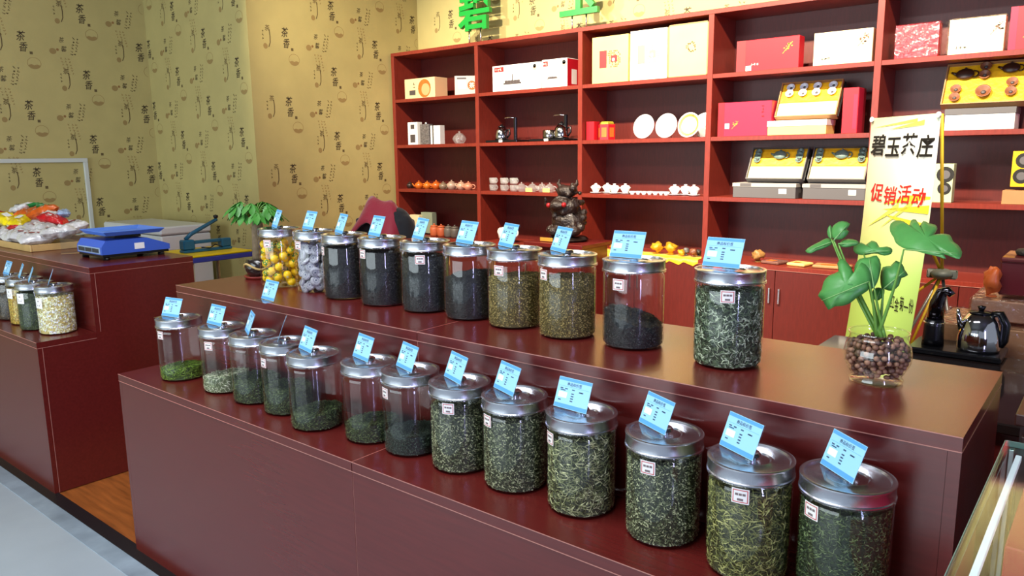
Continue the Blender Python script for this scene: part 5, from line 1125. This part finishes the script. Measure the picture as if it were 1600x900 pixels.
MB().lathe([(.10, .1025), (.17, .108), (.195, .126), (.192, .128), (.165, .112), (0, .110)], 4, 0, RZ(PI / 4) @ Matrix.Diagonal((.98, 1.06, 1, 1))).obj('weighing_tray', M_BLUEL, sc)
hp = atz(106, 397, ZU); t = thing('acrylic_stand', 'clear acrylic card stand between the scale and the bagged tea', 'stand', (hp.x, hp.y + .02, ZU), 1.1)
MB().box(-.045, .045, -.02, .02, .0003, .003).obj('foot', M_ACR, t); MB().box(-.045, .045, -.0015, .0015, .0032, .115).obj('upright', M_ACR, t)
tc_ = thing('shallow_tray', 'shallow wooden tray holding the bagged tea', 'tray', (-4.75, 1.55, ZU)); M_TRAY = mat('pale_wood_tray', S(196, 160, 100), .5, var=.15, vscale=9)
MB().box(-.56, .56, -.165, .175, .0004, .008).obj('tray_bottom', M_TRAY, tc_)
for q in ((-.57, .57, -.175, -.1655), (-.57, .57, .1755, .185), (-.57, -.5605, -.165, .175), (.5605, .57, -.165, .175)): MB().box(q[0], q[1], q[2], q[3], .0004, .034, bev=.002).obj('tray_rim', M_TRAY, tc_)
def pouch_mesh(nm, L, W, H, m, seed):
    vs = []; fs = []; nu, nv = 18, 12
    for s in (1, -1):
        for i in range(nu + 1):
            for j in range(nv + 1):
                u, v = i / nu * 2 - 1, j / nv * 2 - 1; h = H * max(0, (1 - abs(u) ** 3)) ** .6 * max(0, (1 - abs(v) ** 3)) ** .6
                h *= 1 + .5 * noise.noise((u * 3 + seed, v * 3, s)); x = u * L / 2 * (1 - .06 * v * v); y = v * W / 2 * (1 - .05 * u * u); vs.append((x, y, s * h + .004 * noise.noise((u * 7 + seed, v * 7, 1.5))))
    o = (nu + 1) * (nv + 1)
    for i in range(nu):
        for j in range(nv):
            a = i * (nv + 1) + j; fs += [(a, a + nv + 1, a + nv + 2, a + 1), (o + a, o + a + 1, o + a + nv + 2, o + a + nv + 1)]
    b = MB(); b.add(vs, fs); return b.mesh(nm, m, True)
FOIL = mat('white_foil', S(206, 202, 198), .25, var=.25, vscale=14, bump=.9, bscale=30, coat=.5)
foils = [pouch_mesh('foil_bag', .17, .10, .030, FOIL, s) for s in (1, 5, 9)]
colr = {'orange': (206, 92, 26), 'yellow': (232, 200, 20), 'red': (190, 26, 30), 'green': (30, 120, 56), 'white': (222, 222, 220), 'blue-white': (150, 170, 200)}
r5 = random.Random(31); strip_me = MB().box(-.05, .05, -.006, .006, 0, .001).mesh('print_strip', mat('foil_print', S(140, 60, 50), .5))
nth = 0
for row, (yy, zz) in enumerate(((1.455, .062), (1.53, .086), (1.62, .092))):
    for k in range(9):
        x = -4.27 - .108 * k + (row % 2) * .04
        t = thing('foil_bag', 'crinkled white foil bag of tea heaped in the wooden tray', 'bag', (x, yy + r5.uniform(-.015, .015), ZU + zz), 0, 'foil bags in the tray'); t.rotation_euler = (r5.uniform(.25, .6) if row == 0 else r5.uniform(-.15, .25), r5.uniform(-.35, .35), 1.25 + r5.uniform(-.35, .35))
        link('bag', foils[(row + k) % 3], t); link('print_strip', strip_me, t, (0, 0, .029), (0, 0, r5.uniform(-.4, .4)))
ux = [('orange', -4.62, 1.60, .165, 1.1), ('orange', -4.74, 1.58, .16, 1.0), ('yellow', -4.62, 1.49, .128, .9), ('yellow', -4.78, 1.48, .13, 1.0), ('red', -4.40, 1.57, .138, .9), ('red', -4.90, 1.50, .14, .8), ('green', -4.68, 1.64, .19, .6), ('green', -4.86, 1.63, .185, .7), ('white', -4.52, 1.60, .155, .7), ('white', -4.92, 1.60, .175, .9), ('blue-white', -4.44, 1.64, .165, .7), ('yellow', -4.96, 1.47, .12, .8), ('red', -4.58, 1.45, .10, .5), ('white', -4.82, 1.56, .18, .55)]
RANK = {c_: sorted({q[4] for q in ux if q[0] == c_}, reverse=True) for c_ in colr}
for c_, x, y, z, s in ux:
    k_ = RANK[c_]; wd_ = '' if len(k_) == 1 else ('largest ' if s == k_[0] and len(k_) > 2 else 'larger ' if s == k_[0] else 'smallest ' if s == k_[-1] and len(k_) > 2 else 'smaller ' if s == k_[-1] else 'middle-sized ')
    t = thing('sweet_bag', f'{wd_}{c_} printed snack bag on top of the foil bags', 'bag', (x, y, ZU + z), 0, 'coloured bags on the heap'); t.rotation_euler = (r5.uniform(-.4, .4), r5.uniform(-.4, .4), r5.uniform(0, 3)); t.scale = (s, s, s)
    link('bag', pouch_mesh('snack_bag', .16, .10, .028, mat('bag_' + c_, S(*colr[c_]), .3, var=.35, vscale=22, bump=.7, bscale=30, coat=.4), len(c_) + x), t); link('print_strip', MB().box(-.03, .03, -.015, .015, 0, .001).mesh('print_strip', M_WHITE), t, (0, 0, .027))

# ================================================================== freezer, sealer on its table
fz = thing('chest_freezer', 'white chest freezer against the papered corner', 'freezer', (-6.37, 3.06, 0)); M_FZ = mat('freezer_white', S(214, 218, 220), .35)
MB().box(-.50, .50, -.21, .21, .03, .775, bev=.01).obj('cabinet', M_FZ, fz); MB().box(-.49, .49, -.20, .20, .7755, .783).obj('gasket', M_GREY, fz); MB().box(-.505, .505, -.215, .215, .7835, .848, bev=.012).obj('lid', M_FZ, fz)
for x in (-.45, .45):
    for y in (-.17, .17): MB().lathe([(.02, .001), (.02, .0295)], 10, 0, T((x, y, 0))).obj('foot', M_BLACK, fz)
ZS = .75; s0 = atz(272, 402, ZS)
tb = thing('work_table', 'small blue-edged work table under the heat sealer', 'table', (-4.86, 2.62, 0)); M_TB = mat('blue_edge', S(40, 58, 150), .4)
MB().box(-.30, .30, -.24, .30, ZS - .03, ZS - .0005, bev=.003).obj('table_top', M_TB, tb)
for x in (-.27, .27):
    for y in (-.21, .27): MB().tube([(x, y, .002), (x, y, ZS - .031)], .014, 8).obj('leg', mat('pale_leg', S(170, 164, 140), .5), tb, True)
yp = thing('yellow_board', 'bright yellow cutting board on the blue work table', 'board', (-4.80, 2.60, ZS)); MB().box(-.22, .22, -.20, .24, 0, .014, bev=.004).obj('board', mat('yellow_board', S(232, 200, 10), .4), yp); MB().box(-.20, .20, -.19, -.17, .0142, .0152).obj('edge_stripe', mat('amber', S(206, 160, 10), .4), yp)
hs = thing('heat_sealer', 'teal hand heat sealer with raised arm on the yellow board', 'heat sealer', (-4.78, 2.62, ZS + .0145), PI / 2); M_TEAL = mat('teal_paint', S(26, 96, 128), .4)
MB().box(-.17, .17, -.035, .035, .0, .018, bev=.004).obj('foot_plate', M_TEAL, hs); MB().box(-.17, -.09, -.032, .032, .0185, .085, bev=.008).obj('rear_housing', M_TEAL, hs); MB().box(.10, .17, -.03, .03, .0185, .075, bev=.006).obj('front_post', M_TEAL, hs); MB().box(-.0895, .0995, -.022, .022, .055, .075, bev=.003).obj('seal_bar', M_TEAL, hs)
ar = MB().tube([(-.14, 0, .088), (-.10, 0, .12), (.09, 0, .205)], [.014, .014, .012], 8).obj('arm', M_TEAL, hs, True); MB().lathe([(.01, 0), (.016, .008), (.016, .02), (0, .026)], 12, 0, T((.085, 0, .212))).obj('knob', M_BLACK, ar)
MB().tube([(-.05, -.03, .03), (0, -.05, .022), (.05, -.03, .04), (.09, -.05, .022)], .004, 6).obj('cord', M_BLACK, hs, True)
